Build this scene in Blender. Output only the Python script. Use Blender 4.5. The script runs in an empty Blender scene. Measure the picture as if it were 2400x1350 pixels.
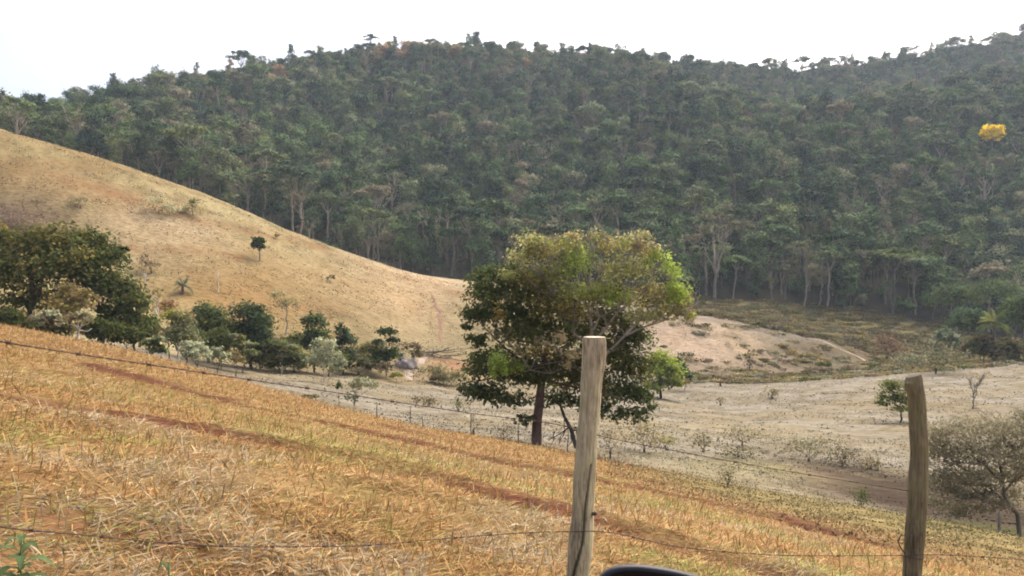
import bpy, math, random
import numpy as np
from mathutils import Vector

random.seed(7)
RNG = np.random.default_rng(11)
S = bpy.context.scene
C = S.collection
F, CX, CY, EZ = 1884.0, 1200.0, 675.0, 1.45      # focal length and centre in photo pixels, eye height

# ------------------------------------------------------------------ noise
def vnoise(x, y, seed=0):
    xi = np.floor(x).astype(np.int64); yi = np.floor(y).astype(np.int64)
    fx = x - xi; fy = y - yi
    fx = fx*fx*(3-2*fx); fy = fy*fy*(3-2*fy)
    def hsh(a, b):
        n = (a*374761393 + b*668265263 + seed*982451653) & 0xffffffff
        n = ((n ^ (n >> 13))*1274126177) & 0xffffffff
        return ((n ^ (n >> 16)) & 0xffff)/65535.0
    return (hsh(xi, yi)*(1-fx)+hsh(xi+1, yi)*fx)*(1-fy)+(hsh(xi, yi+1)*(1-fx)+hsh(xi+1, yi+1)*fx)*fy

def fbm(x, y, seed=0, o=3):
    s = 0; a = 1; t = 0
    for k in range(o):
        s = s + a*vnoise(x*2**k, y*2**k, seed+k); t += a; a *= .5
    return s/t

def sst(a, b, x):
    t = np.clip((x-a)/(b-a), 0, 1)
    return t*t*(3-2*t)

# ------------------------------------------------------------------ terrain
COLS = np.array([-700, 0, 300, 560, 800, 1000, 1200, 1400, 1650, 1900, 2150, 2400, 3100], float)
KEYS = [
 # edge of the near field
 [(60,620),(50,762),(46,822),(44,893),(40,958),(38,1003),(37,1035),(35,1078),(33,1128),(31,1172),(30,1215),(29,1262),(28,1400)],
 # the dip behind it
 [(72,640),(62,785),(60,845),(58,905),(54,962),(50,1000),(46,1026),(44,1066),(43,1106),(42,1146),(41,1186),(40,1230),(39,1330)],
 # far side of the pasture
 [(85,600),(85,770),(85,815),(88,858),(92,877),(96,897),(100,905),(100,908),(105,903),(110,893),(115,874),(120,857),(120,850)],
 # lower slopes
 [(100,520),(100,690),(102,720),(105,745),(108,792),(112,835),(115,850),(115,862),(120,868),(128,876),(135,858),(140,843),(150,840)],
 # hill crest / mound crest
 [(150,60),(150,303),(150,390),(150,490),(150,588),(150,644),(150,670),(150,705),(150,742),(150,790),(155,838),(165,832),(170,835)],
 # behind the crest
 [(190,150),(190,370),(190,440),(190,530),(185,612),(180,656),(175,676),(175,705),(175,730),(180,758),(182,795),(185,815),(185,832)],
 # forest edge
 [(230,180),(230,360),(230,425),(228,515),(222,602),(218,646),(210,665),(208,683),(205,700),(203,717),(200,754),(200,800),(200,825)],
 # slope
 [(280,372),(280,350),(300,340),(310,362),(330,370),(330,395),(330,400),(440,180),(400,262),(380,312),(390,282),(420,217),(440,60)],
 [(320,378),(325,328),(345,280),(370,262),(400,245),(405,240),(410,240),(470,165),(450,277),(440,327),(450,292),(480,227),(500,70)],
 # ridge
 [(345,400),(352,312),(392,246),(430,190),(470,152),(480,136),(490,140),(500,150),(540,170),(580,194),(600,166),(620,118),(640,-40)],
]
PXT = np.arange(-1500, 3901, 4.0)

def pchip1(x, y, q):
    h = np.diff(x); d = np.diff(y)/h
    m = np.zeros_like(y); m[0] = d[0]; m[-1] = d[-1]
    for i in range(1, len(x)-1):
        if d[i-1]*d[i] > 0: m[i] = 2*d[i-1]*d[i]/(d[i-1]+d[i])
    k = np.clip(np.searchsorted(x, q, side='right')-1, 0, len(x)-2)
    t = np.clip((q-x[k])/h[k], 0, 1); hh = h[k]
    return (y[k]*(2*t**3-3*t**2+1)+hh*m[k]*(t**3-2*t*t+t)+y[k+1]*(-2*t**3+3*t*t)+hh*m[k+1]*(t**3-t*t))

def _tables():
    ty, tz = [], []
    one = np.ones_like(PXT); u = (PXT-CX)/F
    ty += [-14*one, 1.2*one]; tz += [-1.42*one, -(1.36+.15*u)]
    for Y in (4., 13.):
        ty.append(Y*one); tz.append(-(.8+.17*Y+.2*u*Y))
    for row in KEYS:
        Y = pchip1(COLS, np.array([r[0] for r in row], float), PXT)
        P = pchip1(COLS, np.array([r[1] for r in row], float), PXT)
        ty.append(Y); tz.append(-(P-CY)/F*Y)
    ty.append(ty[-1]+140); tz.append(tz[-1]-45)
    ty.append(ty[-1]+160); tz.append(tz[-1]-60)
    return np.array(ty), np.array(tz)
TY, TZ = _tables()
NK = len(TY)

def keys_at(X, Y):
    px = np.clip(CX+F*X/np.maximum(Y, 4.), -1499, 3895)
    f = (px+1500)/4.; i = f.astype(int); t = f-i
    return px, TY[:, i]*(1-t)+TY[:, i+1]*t, TZ[:, i]*(1-t)+TZ[:, i+1]*t

def h_base(X, Y):
    px, yk, zk = keys_at(X, Y)
    hh = np.diff(yk, axis=0); d = np.diff(zk, axis=0)/hh
    m = np.zeros_like(yk); m[0] = d[0]; m[-1] = d[-1]
    p = d[:-1]*d[1:]; s = d[:-1]+d[1:]
    m[1:-1] = np.where(p > 0, 2*p/np.where(np.abs(s) < 1e-9, 1, s), 0)
    k = np.clip((Y[None] >= yk).sum(0)-1, 0, NK-2)
    g = lambda a, j: np.take_along_axis(a, j[None], 0)[0]
    H = g(hh, k); t = np.clip((Y-g(yk, k))/H, 0, 1)
    z = (g(zk, k)*(2*t**3-3*t*t+1)+H*g(m, k)*(t**3-2*t*t+t)+g(zk, k+1)*(-2*t**3+3*t*t)+H*g(m, k+1)*(t**3-t*t))
    return z, px, yk

def _h_chunk(X, Y, rough):
    z, px, yk = h_base(X, Y)
    if rough:
        far = sst(38, 75, Y)
        hill = far*(1-sst(190, 230, Y))
        z = z + hill*((fbm(X/14, Y/14, 3, 3)-.5)*1.1+(fbm(X/3.2, Y/2.2, 9, 2)-.5)*.35)
        near = 1-sst(30, 60, Y)
        z = z + near*sst(1.5, 4, Y)*((fbm(X/2.2, Y/1.6, 21, 3)-.5)*.16+(fbm(X/.5, Y/.4, 5, 2)-.5)*.06)
        fs, fz = furrows(X, Y)
        z = z + fz
    return z + EZ

def plane_hit(px, py):
    Y = .8/((py-CY)/F-.17-.2*(px-CX)/F)
    return ((px-CX)/F*Y, Y)

FURROWS = [([(-140,905),(0,942),(450,1035),(850,1128),(1280,1240),(1560,1312),(1800,1372)], .28, .32),
           ([(180,862),(530,945),(850,1010),(1100,1068),(1500,1145),(1700,1188),(2050,1272),(2300,1335)], .52, .32),
           ([(-100,1120),(250,1185),(600,1290)], .2, .06),
           ([(900,995),(1140,1062),(1400,1108)], .5, .10)]
FW = [([plane_hit(*p) for p in pts], w, d) for pts, w, d in FURROWS]

def furrows(X, Y):
    """bare-soil amount and height change of the terrace cuts in the field"""
    soil = np.zeros_like(X); dz = np.zeros_like(X)
    wx = (vnoise(X/1.3, Y/1.3, 40)-.5)*.5+(vnoise(X/.35, Y/.35, 42)-.5)*.2
    gap = sst(.30, .54, fbm(X/1.1+7, Y/4, 41, 2))
    wob = .55+.9*vnoise(X/.8, Y/.8, 43)
    for pts, w, dep in FW:
        best = np.full_like(X, 1e9); sg = np.zeros_like(X)
        for (ax, ay), (bx, by) in zip(pts[:-1], pts[1:]):
            dx, dy = bx-ax, by-ay; L2 = dx*dx+dy*dy
            t = np.clip(((X-ax)*dx+(Y-ay)*dy)/L2, 0, 1)
            ex = X-(ax+t*dx); ey = Y-(ay+t*dy)+wx
            d = np.sqrt(ex*ex+ey*ey)
            b = d < best
            best = np.where(b, d, best); sg = np.where(b, ey, sg)
        amt = np.exp(-(best/(w*wob))**2)*(.30+.70*gap)
        soil = np.maximum(soil, amt*min(1, dep*3.6))
        dz = dz - dep*.30*np.exp(-(best/w)**2)*(.4+.6*gap) + dep*.22*np.exp(-((sg-w*1.5)/(w*1.3))**2)*np.exp(-(best/(w*3.5))**2)
    return soil, dz

def ht(X, Y, rough=True):
    X = np.atleast_1d(np.asarray(X, float)); Y = np.atleast_1d(np.asarray(Y, float))
    out = np.empty_like(X)
    for a in range(0, len(X), 60000):
        out[a:a+60000] = _h_chunk(X[a:a+60000], Y[a:a+60000], rough)
    return out

def h1(x, y): return float(ht([x], [y])[0])

def gp(px, py, y0, y1):
    """ground point seen at a photo pixel, between two distances"""
    ys = np.linspace(y0, y1, 260); xs = (px-CX)/F*ys
    pr = CY-F*(ht(xs, ys)-EZ)/ys
    i = int(np.argmin(np.abs(pr-py)))
    return Vector((xs[i], ys[i], float(ht(xs[i], ys[i])[0])))

def W(px, py, Y): return Vector(((px-CX)/F*Y, Y, EZ-(py-CY)/F*Y))

# ------------------------------------------------------------------ materials
def new_mat(name):
    m = bpy.data.materials.new(name); m.use_nodes = True
    nt = m.node_tree; nt.nodes.clear()
    return m, nt, nt.nodes, nt.links

def N(nt, t, **kw):
    n = nt.nodes.new(t)
    for k, v in kw.items(): setattr(n, k, v)
    return n

def mixc(nt, a, b, f=1., mode='MULTIPLY'):
    n = N(nt, 'ShaderNodeMix', data_type='RGBA', blend_type=mode)
    n.inputs[0].default_value = f if not hasattr(f, 'links') else 1
    if hasattr(f, 'links'): nt.links.new(f, n.inputs[0])
    for s, v in ((n.inputs[6], a), (n.inputs[7], b)):
        if hasattr(v, 'links'): nt.links.new(v, s)
        else: s.default_value = (*v, 1)
    return n.outputs[2]

def ramp(nt, fac, stops):
    r = N(nt, 'ShaderNodeValToRGB')
    e = r.color_ramp.elements
    while len(e) < len(stops): e.new(.5)
    for el, (p, c) in zip(e, stops):
        el.position = p; el.color = (*c, 1) if len(c) == 3 else c
    nt.links.new(fac, r.inputs[0])
    return r.outputs[0]

def noise(nt, scale, detail=4, rough=.6, stretch=None, obj=False, dist=0):
    tc = N(nt, 'ShaderNodeTexCoord') if obj else N(nt, 'ShaderNodeNewGeometry')
    v = tc.outputs['Object'] if obj else tc.outputs['Position']
    if stretch:
        mp = N(nt, 'ShaderNodeMapping'); mp.inputs['Scale'].default_value = stretch
        nt.links.new(v, mp.inputs[0]); v = mp.outputs[0]
    n = N(nt, 'ShaderNodeTexNoise'); n.inputs['Scale'].default_value = scale
    n.inputs['Detail'].default_value = detail; n.inputs['Roughness'].default_value = rough
    n.inputs['Distortion'].default_value = dist
    nt.links.new(v, n.inputs['Vector'])
    return n.outputs[0]

def attr(nt, name='col'):
    a = N(nt, 'ShaderNodeAttribute'); a.attribute_name = name
    return a.outputs['Color']

def finish(nt, col, rough=.8, spec=.2, bump=None, trans=0., bstr=.4, bdist=.05):
    p = N(nt, 'ShaderNodeBsdfPrincipled'); o = N(nt, 'ShaderNodeOutputMaterial')
    if hasattr(col, 'links'): nt.links.new(col, p.inputs['Base Color'])
    else: p.inputs['Base Color'].default_value = (*col, 1)
    p.inputs['Roughness'].default_value = rough
    p.inputs['Specular IOR Level'].default_value = spec
    if bump is not None:
        b = N(nt, 'ShaderNodeBump'); b.inputs['Strength'].default_value = bstr; b.inputs['Distance'].default_value = bdist
        nt.links.new(bump, b.inputs['Height']); nt.links.new(b.outputs[0], p.inputs['Normal'])
    if trans:
        t = N(nt, 'ShaderNodeBsdfTranslucent'); nt.links.new(col, t.inputs[0])
        mx = N(nt, 'ShaderNodeMixShader'); mx.inputs[0].default_value = trans
        nt.links.new(p.outputs[0], mx.inputs[1]); nt.links.new(t.outputs[0], mx.inputs[2])
        nt.links.new(mx.outputs[0], o.inputs[0])
    else:
        nt.links.new(p.outputs[0], o.inputs[0])

MAT = {}
def mat_leaf():
    m, nt, _, _ = new_mat('leaf'); finish(nt, attr(nt), .8, .06, trans=.48); return m
MAT['leaf'] = mat_leaf()
def mat_forest():
    m, nt, _, _ = new_mat('forest_leaf')
    oi = N(nt, 'ShaderNodeObjectInfo')
    r = ramp(nt, oi.outputs['Random'], [(0, (.019,.048,.022)), (.12, (.042,.085,.032)), (.25, (.135,.205,.070)), (.36, (.022,.053,.026)), (.5, (.155,.220,.075)), (.6, (.032,.066,.028)), (.74, (.200,.235,.085)), (.84, (.070,.100,.048)), (.92, (.24,.20,.12)), (1, (.22,.28,.13))])
    finish(nt, mixc(nt, r, attr(nt)), .75, .1, trans=.06); return m
MAT['forest'] = mat_forest()
def mat_grass():
    m, nt, _, _ = new_mat('dry_grass'); finish(nt, attr(nt), .75, .15, trans=.2); return m
MAT['grass'] = mat_grass()
def mat_bark(name, c0, c1, sc=9):
    m, nt, _, _ = new_mat(name)
    n = noise(nt, sc, 5, .7, (1, 1, .25)); n2 = noise(nt, sc*.25, 3)
    col = mixc(nt, ramp(nt, n, [(.3, c0), (.7, c1)]), ramp(nt, n2, [(.35, (.75,.75,.72)), (.65, (1.1,1.08,1.05))]))
    finish(nt, col, .9, .1, n, bstr=.6, bdist=.02); return m
MAT['bark_red'] = mat_bark('red_brown_bark', (.075,.042,.032), (.18,.11,.085))
MAT['bark_dark'] = mat_bark('dark_bark', (.05,.04,.03), (.12,.095,.07))
MAT['bark_pale'] = mat_bark('pale_bark', (.19,.16,.12), (.36,.31,.25))
MAT['bark_grey'] = mat_bark('grey_bark', (.07,.062,.05), (.16,.145,.12), 2)
MAT['bark_white'] = mat_bark('white_bark', (.38,.33,.27), (.62,.56,.48))
def mat_ground():
    m, nt, _, _ = new_mat('ground')
    a = attr(nt)
    n1 = noise(nt, 1.5, 6, .65, (.7, 1.6, 1)); n2 = noise(nt, 14, 4, .7); n3 = noise(nt, .28, 3, .55)
    c = mixc(nt, a, ramp(nt, n1, [(.3, (.66,.62,.56)), (.5, (.97,.97,.97)), (.7, (1.2,1.2,1.22))]))
    c = mixc(nt, c, ramp(nt, n2, [(.3, (.62,.58,.52)), (.55, (1,1,1)), (.75, (1.22,1.2,1.16))]))
    n4 = noise(nt, 2.6, 5, .7, (.28, 1.3, 1.0), dist=.6)
    c = mixc(nt, c, ramp(nt, n4, [(.32, (.56,.51,.45)), (.48, (.98,.98,.98)), (.66, (1.2,1.19,1.18))]))
    c = mixc(nt, c, ramp(nt, n3, [(.3, (.9,.87,.82)), (.7, (1.07,1.07,1.08))]))
    finish(nt, c, .95, .05, n1, bstr=.5, bdist=.25); return m
MAT['ground'] = mat_ground()
def mat_flat(name, c0, c1, sc, rough=.9, bd=.05, metal=0):
    m, nt, _, _ = new_mat(name); n = noise(nt, sc, 5, .65)
    finish(nt, ramp(nt, n, [(.3, c0), (.7, c1)]), rough, .2, n, bstr=.5, bdist=bd)
    if metal: [x for x in nt.nodes if x.type == 'BSDF_PRINCIPLED'][0].inputs['Metallic'].default_value = metal
    return m
MAT['track'] = mat_flat('track_soil', (.10,.055,.035), (.19,.115,.07), .8)
MAT['sand'] = mat_flat('sandy_soil', (.16,.125,.095), (.25,.205,.165), .7)
MAT['rust'] = mat_flat('rusty_wire', (.045,.032,.028), (.12,.08,.065), 60, .8, .002, .3)
MAT['rock'] = mat_flat('pale_rock', (.17,.135,.11), (.40,.36,.33), 1.6, .9, .3)

# ------------------------------------------------------------------ mesh helpers
def mesh_np(name, V, quads=None, tris=None, mat=None, col=None, smooth=False, parent=None):
    me = bpy.data.meshes.new(name)
    V = np.asarray(V, np.float32); me.vertices.add(len(V)); me.vertices.foreach_set('co', V.ravel())
    loops, start, tot, o = [], [], [], 0
    for arr, k in ((quads, 4), (tris, 3)):
        if arr is not None and len(arr):
            arr = np.asarray(arr, np.int32); loops.append(arr.ravel())
            start.append(o+np.arange(len(arr))*k); tot.append(np.full(len(arr), k)); o += arr.size
    L = np.concatenate(loops); st = np.concatenate(start)
    me.loops.add(len(L)); me.loops.foreach_set('vertex_index', L)
    me.polygons.add(len(st)); me.polygons.foreach_set('loop_start', st.astype(np.int32))
    me.polygons.foreach_set('loop_total', np.concatenate(tot).astype(np.int32))
    if smooth: me.polygons.foreach_set('use_smooth', np.ones(len(st), bool))
    me.update(calc_edges=True)
    if col is not None:
        a = me.attributes.new('col', 'FLOAT_COLOR', 'POINT')
        cc = np.ones((len(V), 4), np.float32); cc[:, :3] = col
        a.data.foreach_set('color', cc.ravel())
    if mat: me.materials.append(MAT[mat] if isinstance(mat, str) else mat)
    ob = bpy.data.objects.new(name, me); C.objects.link(ob)
    if parent: ob.parent = parent
    return ob

def tag(o, label=None, cat=None, group=None, kind=None):
    if label: o['label'] = label
    if cat: o['category'] = cat
    if group: o['group'] = group
    if kind: o['kind'] = kind
    return o

def empty(name, loc, label=None, cat=None, group=None):
    o = bpy.data.objects.new(name, None); o.empty_display_size = .2
    C.objects.link(o); o.location = loc
    return tag(o, label, cat, group)

class MB:
    def __init__(s): s.v = []; s.q = []; s.n = 0
    def tube(s, pts, rad, sides=6, cap=True):
        pts = [Vector(p) for p in pts]; n0 = s.n
        for i, p in enumerate(pts):
            t = (pts[min(i+1, len(pts)-1)]-pts[max(i-1, 0)])
            if t.length < 1e-9: t = Vector((0, 0, 1))
            t.normalize()
            ref = Vector((1, 0, 0)) if abs(t.x) < .8 else Vector((0, 1, 0))
            a = t.cross(ref).normalized(); b = t.cross(a)
            r = rad[i] if hasattr(rad, '__len__') else rad
            for k in range(sides):
                w = 2*math.pi*k/sides
                s.v.append(tuple(p+a*(r*math.cos(w))+b*(r*math.sin(w))))
        for i in range(len(pts)-1):
            for k in range(sides):
                a0 = n0+i*sides+k; a1 = n0+i*sides+(k+1) % sides
                s.q.append((a0, a1, a1+sides, a0+sides))
        if cap and sides >= 4:
            for base in (n0, n0+(len(pts)-1)*sides):
                for k in range(1, sides-2, 2):
                    s.q.append((base, base+k, base+k+1, base+k+2))
        s.n = len(s.v)
    def build(s, name, mat, parent=None, off=(0, 0, 0), smooth=True):
        return mesh_np(name, np.array(s.v)-np.array(off), quads=s.q, mat=mat, smooth=smooth, parent=parent)

def wig(a, b, n, amp, rng=random):
    a, b = Vector(a), Vector(b); L = (b-a).length; out = []
    for i in range(n+1):
        t = i/n; k = math.sin(math.pi*t)*amp*L
        out.append(a.lerp(b, t)+Vector((rng.uniform(-k, k), rng.uniform(-k, k), rng.uniform(-k, k)*.6)))
    return out

def unit(v): return v/np.maximum(np.linalg.norm(v, axis=1, keepdims=True), 1e-9)

def leaf_quads(P, Nn, size, rng, aspect=.6):
    n = len(P); r = unit(rng.normal(size=(n, 3)))
    u = unit(np.cross(Nn, r)); v = np.cross(Nn, u)
    s = size[:, None]
    V = np.stack([P-u*s, P-v*s*aspect, P+u*s, P+v*s*aspect], 1).reshape(-1, 3)
    return V, np.arange(4*n).reshape(n, 4)

def crown_mesh(name, blobs, n, leaf, rng, mat, parent=None, off=(0, 0, 0), clump=14, up=.45, sig=.17, inner=.45, jit=.11, rnd=.5):
    """blobs: (centre, radii(3), palette list) ; leaf-sized faces in clumps through each blob's volume"""
    wts = np.array([(b[1][0]*b[1][1]*b[1][2])**(2/3) for b in blobs]); wts = wts/wts.sum()
    Ps, Ns, Cs = [], [], []
    for (c, r, pal), w in zip(blobs, wts):
        m = max(8, int(n*w)); k = max(4, m//clump)
        c = np.array(c); r = np.array(r)
        d = unit(rng.normal(size=(k, 3))); d[:, 2] = np.where(d[:, 2] < -.35, -d[:, 2]*.6, d[:, 2])
        rad = inner+(1-inner)*rng.random(k)**.6
        rad *= 1+rng.normal(size=k)*.10
        cp = np.array(pal)[rng.integers(0, len(pal), k)]; cp = (cp*.7+np.array(pal).mean(0)*.3)*(1+rng.normal(size=(k, 1))*.12)
        ci = rng.integers(0, k, m)
        p = c+(d[ci]*rad[ci, None]+rng.normal(size=(m, 3))*sig)*r
        nn = unit(d[ci]*.8+np.array([0, 0, up])+rng.normal(size=(m, 3))*rnd)
        col = np.clip(cp[ci]*(1+rng.normal(size=(m, 1))*jit), .004, .9)
        Ps.append(p); Ns.append(nn); Cs.append(col)
    P = np.concatenate(Ps)-np.array(off); Nn = np.concatenate(Ns); Co = np.concatenate(Cs)
    sz = leaf*(.65+.7*rng.random(len(P)))
    V, Q = leaf_quads(P, Nn, sz, rng)
    return mesh_np(name, V, quads=Q, mat=mat, col=np.repeat(Co, 4, 0), parent=parent)

# ------------------------------------------------------------------ ground sheet
PATCH = []
def patch(px, py, y0, y1, rx, ry, col, k=1.):
    p = gp(px, py, y0, y1); PATCH.append((p.x, p.y, rx, ry, np.array(col), k))

LINES = []
def line(pts, y0, y1, w, col, k=1.):
    LINES.append(([gp(a, b, y0, y1) for a, b in pts], w, np.array(col), k))

BROWN = (.22,.135,.065)
for pts in ([(300,578),(480,588),(560,600)], [(240,440),(420,500),(560,545),(760,585)], [(690,560),(860,625),(1000,660),(1090,688)],
            [(100,400),(260,455),(330,470)], [(640,700),(760,740)], [(560,520),(640,545),(720,560)]):
    line(pts, 95, 150, .8, (.25,.14,.065), .75)
for pts in ([(720,640),(900,700)], [(700,690),(900,760)], [(450,640),(600,690)], [(840,650),(1000,720)], [(60,350),(250,420)], [(30,430),(180,470)]):
    line(pts, 95, 150, .5, (.26,.155,.075), .4)
patch(380,540,100,150,9,7,(.46,.38,.25),.8); patch(320,560,100,150,8,5,(.42,.34,.2),.6)
patch(430,600,100,148,10,8,(.32,.25,.13),.5); patch(720,650,100,148,10,10,(.37,.28,.14),.5)
patch(1000,650,120,150,12,8,(.48,.39,.26),.7); patch(950,700,110,150,9,12,(.44,.33,.19),.6); patch(560,700,98,145,10,9,(.30,.19,.075),.55)
patch(20,510,90,150,9,6,(.14,.10,.07),.8); patch(200,440,95,150,14,4,(.30,.19,.09),.5)
patch(1065,862,90,125,3,4,(.33,.19,.11),.9); patch(985,880,90,125,4,5,(.26,.2,.13),.6)
# right: bare dark brown earth, green verge, transitional grass
patch(2010,1130,36,60,2.6,4.2,(.062,.042,.032),1.6); patch(1930,1120,36,60,1.7,2.6,(.13,.09,.07),1.2); patch(2120,1160,34,60,2.6,4.6,(.058,.042,.03),1.6)
patch(2260,1175,32,56,3.0,4.2,(.058,.045,.03),1.5)
patch(2330,1240,20,40,3,.9,(.085,.09,.03),1.); patch(2200,1232,20,40,2.2,.8,(.13,.12,.04),.9)
patch(1640,1090,34,60,3,3,(.27,.25,.15),.6); patch(1800,1100,34,60,3,3,(.27,.25,.13),.6)
patch(1650,1010,50,100,16,9,(.30,.27,.18),.4)
line([(1650,1085),(1800,1112),(1950,1170),(2080,1200)], 28, 60, .18, (.14,.11,.05), .7)
line([(1700,1095),(1860,1135),(1990,1185)], 28, 60, .14, (.16,.12,.06), .6)
line([(1560,1030),(1800,1065),(2050,1120)], 34, 75, .3, (.22,.19,.11), .6)
line([(1700,800),(1740,840),(1800,850)], 112, 150, .5, (.12,.10,.07), .8); line([(1620,775),(1680,790),(1760,795)], 118, 152, .5, (.17,.14,.10), .7); line([(1570,850),(1680,862),(1770,858)], 106, 140, .8, (.15,.125,.09), .8); line([(1860,800),(1940,830),(2000,850)], 112, 150, .6, (.13,.10,.07), .8)
# the mound: grey scrub flats, bare scrapes
patch(1650,755,125,152,11,5,(.17,.15,.125),1.1); patch(1900,850,110,150,9,8,(.15,.135,.085),1.); patch(1980,830,112,150,7,7,(.15,.13,.085),.9); patch(1780,840,112,140,7,4,(.13,.10,.065),.9); patch(1800,880,100,135,12,6,(.13,.115,.07),1.2)
patch(1640,890,100,128,9,5,(.15,.13,.09),1.1); patch(2050,830,120,165,9,9,(.13,.095,.05),.8); patch(2200,845,115,170,8,8,(.15,.12,.07),.8)
patch(1720,800,115,150,7,8,(.46,.375,.26),.7); patch(1600,810,105,150,8,10,(.43,.34,.25),.7); patch(2150,822,140,165,5,4,(.42,.34,.26),.8)
line([(1660,770),(1720,795),(1760,812),(1800,822)], 115, 152, .7, (.11,.09,.05), .8)
line([(1780,815),(1850,822),(1930,812)], 115, 152, .6, (.12,.08,.05), .8)

def ground_color(X, Y):
    px, yk, zk = keys_at(X, Y)
    n1 = fbm(X/9, Y/6, 51, 3); n2 = fbm(X/2.6, Y/1.3, 61, 3); n3 = fbm(X/30, Y/30, 71, 2)
    def mix(a, b, t): return a*(1-t[:, None])+np.array(b)*t[:, None]
    one = np.ones(len(X))
    c = np.array((.13,.080,.036))*one[:, None]
    c = mix(c, (.13,.068,.03), sst(.5, .68, fbm(X/3, Y/2.2, 81, 3))*.6)
    c = mix(c, (.16,.125,.05), sst(.52, .7, n1)*.5)
    c = mix(c, (.22,.155,.075), sst(.5, .7, n2)*.4)
    e = yk[4]; right = sst(1350, 1700, px)
    c = mix(c, (.20,.165,.072), right*sst(-17, -6, Y-e)*.9)
    c = mix(c, (.13,.115,.045), right*sst(-17, -6, Y-e)*sst(.5, .66, n2)*.7)
    past = mix(np.array((.40,.37,.285))*one[:, None], (.27,.235,.15), sst(.45, .62, n2)*.85)
    past = mix(past, (.36,.30,.17), sst(.5, .7, n1)*.6)
    t = sst(-1.0, 14, Y-e+(n2-.5)*8)*one
    t = np.where(px < 1300, sst(-.6, 1.2, Y-e+(n2-.5)*1.5), t)
    c = c*(1-t[:, None])+past*.445*t[:, None]*np.array((1,1.02,1.08))
    hill = mix(np.array((.37,.275,.14))*one[:, None], (.29,.185,.085), sst(.46, .62, n1)*.75)
    hill = mix(hill, (.44,.345,.19), sst(.5, .68, n3)*.7)
    hill = mix(hill, (.24,.17,.085), sst(.52, .68, n2)*.75)
    hill = mix(hill, (.45,.36,.23), sst(700, 1100, px)*.5)
    mound = mix(np.array((.355,.345,.295))*one[:, None], (.22,.185,.13), sst(.44, .60, n1)*.85)
    mound = mix(mound, (.19,.165,.125), sst(.54, .68, n2)*.6)
    mr = sst(1300, 1500, px)
    hill = hill*(.56-.15*sst(450, 900, px))[:, None]*(1-mr[:, None])*np.array((.97,1.09,1.06))+mound*.46*mr[:, None]
    t = sst(-6, 6, Y-yk[6]+(n1-.5)*10)
    c = c*(1-t[:, None])+hill*t[:, None]
    scrub = mix(np.array((.085,.080,.038))*one[:, None], (.135,.12,.055), sst(.42, .62, n1))
    t = sst(2, 8, Y-yk[8])*sst(1350, 1600, px)
    c = c*(1-t[:, None])+scrub*t[:, None]
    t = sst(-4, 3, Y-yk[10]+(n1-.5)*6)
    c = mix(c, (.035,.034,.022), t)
    for x, y, rx, ry, col, k in PATCH:
        w = np.exp(-(((X-x)/rx)**2+((Y-y)/ry)**2)*(1+(n2-.5)*1.6))*k
        c = mix(c, col*.66, np.clip(w*1.25*(.55+.9*n2), 0, 1))
    for pts, w0, col, k in LINES:
        best = np.full_like(X, 1e9)
        for a, b in zip(pts[:-1], pts[1:]):
            dx, dy = b.x-a.x, b.y-a.y; L2 = dx*dx+dy*dy+1e-9
            tt = np.clip(((X-a.x)*dx+(Y-a.y)*dy)/L2, 0, 1)
            best = np.minimum(best, np.hypot(X-(a.x+tt*dx)+(n2-.5)*w0*3, Y-(a.y+tt*dy)+(n1-.5)*w0*3))
        c = mix(c, col*.7, np.exp(-(best/w0)**2)*k)
    s, _ = furrows(X, Y)
    c = mix(c, (.078,.031,.018), np.clip(s*2.0, 0, 1))
    road = 1-sst(.9, 2.2, Y+(n2-.5))
    c = mix(c, (.24,.15,.09), road)
    return c

def build_ground():
    ys = [-12.]
    while ys[-1] < 860:
        y = ys[-1]; ys.append(y+max(.13 if y > 1 else .5, .0125*y))
    ys = np.array(ys); nx = 470; s = np.linspace(-1, 1, nx)
    w = 16+.86*np.maximum(ys, 0)
    X = (w[:, None]*s[None]).ravel(); Y = np.repeat(ys, nx)
    Z = ht(X, Y)
    V = np.stack([X, Y, Z], 1); ny = len(ys)
    col = np.concatenate([ground_color(X[a:a+40000], Y[a:a+40000]) for a in range(0, len(X), 40000)])
    G = V.reshape(ny, nx, 3)
    du = np.gradient(G, axis=1); dv = np.gradient(G, axis=0)
    Nn = unit(np.cross(du.reshape(-1, 3), dv.reshape(-1, 3)))
    i = (np.arange(ny-1)[:, None]*nx+np.arange(nx-1)[None]).ravel()
    Q = np.stack([i, i+1, i+nx+1, i+nx], 1)
    ctr = V[Q].mean(1)
    px, yk, _ = keys_at(ctr[:, 0], ctr[:, 1]); cy = ctr[:, 1]
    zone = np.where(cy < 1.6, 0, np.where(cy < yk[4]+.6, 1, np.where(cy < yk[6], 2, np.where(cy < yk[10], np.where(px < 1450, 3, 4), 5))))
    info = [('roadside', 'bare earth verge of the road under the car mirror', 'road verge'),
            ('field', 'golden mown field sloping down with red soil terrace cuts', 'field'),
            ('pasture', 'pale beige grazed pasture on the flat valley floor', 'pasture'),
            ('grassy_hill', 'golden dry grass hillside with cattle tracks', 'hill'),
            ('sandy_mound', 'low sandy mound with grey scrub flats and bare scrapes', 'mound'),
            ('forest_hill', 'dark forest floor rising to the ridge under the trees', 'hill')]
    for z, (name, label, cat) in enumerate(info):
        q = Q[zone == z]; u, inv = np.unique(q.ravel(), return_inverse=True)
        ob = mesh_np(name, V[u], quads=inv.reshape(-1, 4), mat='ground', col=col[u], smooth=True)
        ob.data.normals_split_custom_set_from_vertices(Nn[u].astype(np.float32))
        tag(ob, label, cat, kind='structure')
build_ground()

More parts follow.
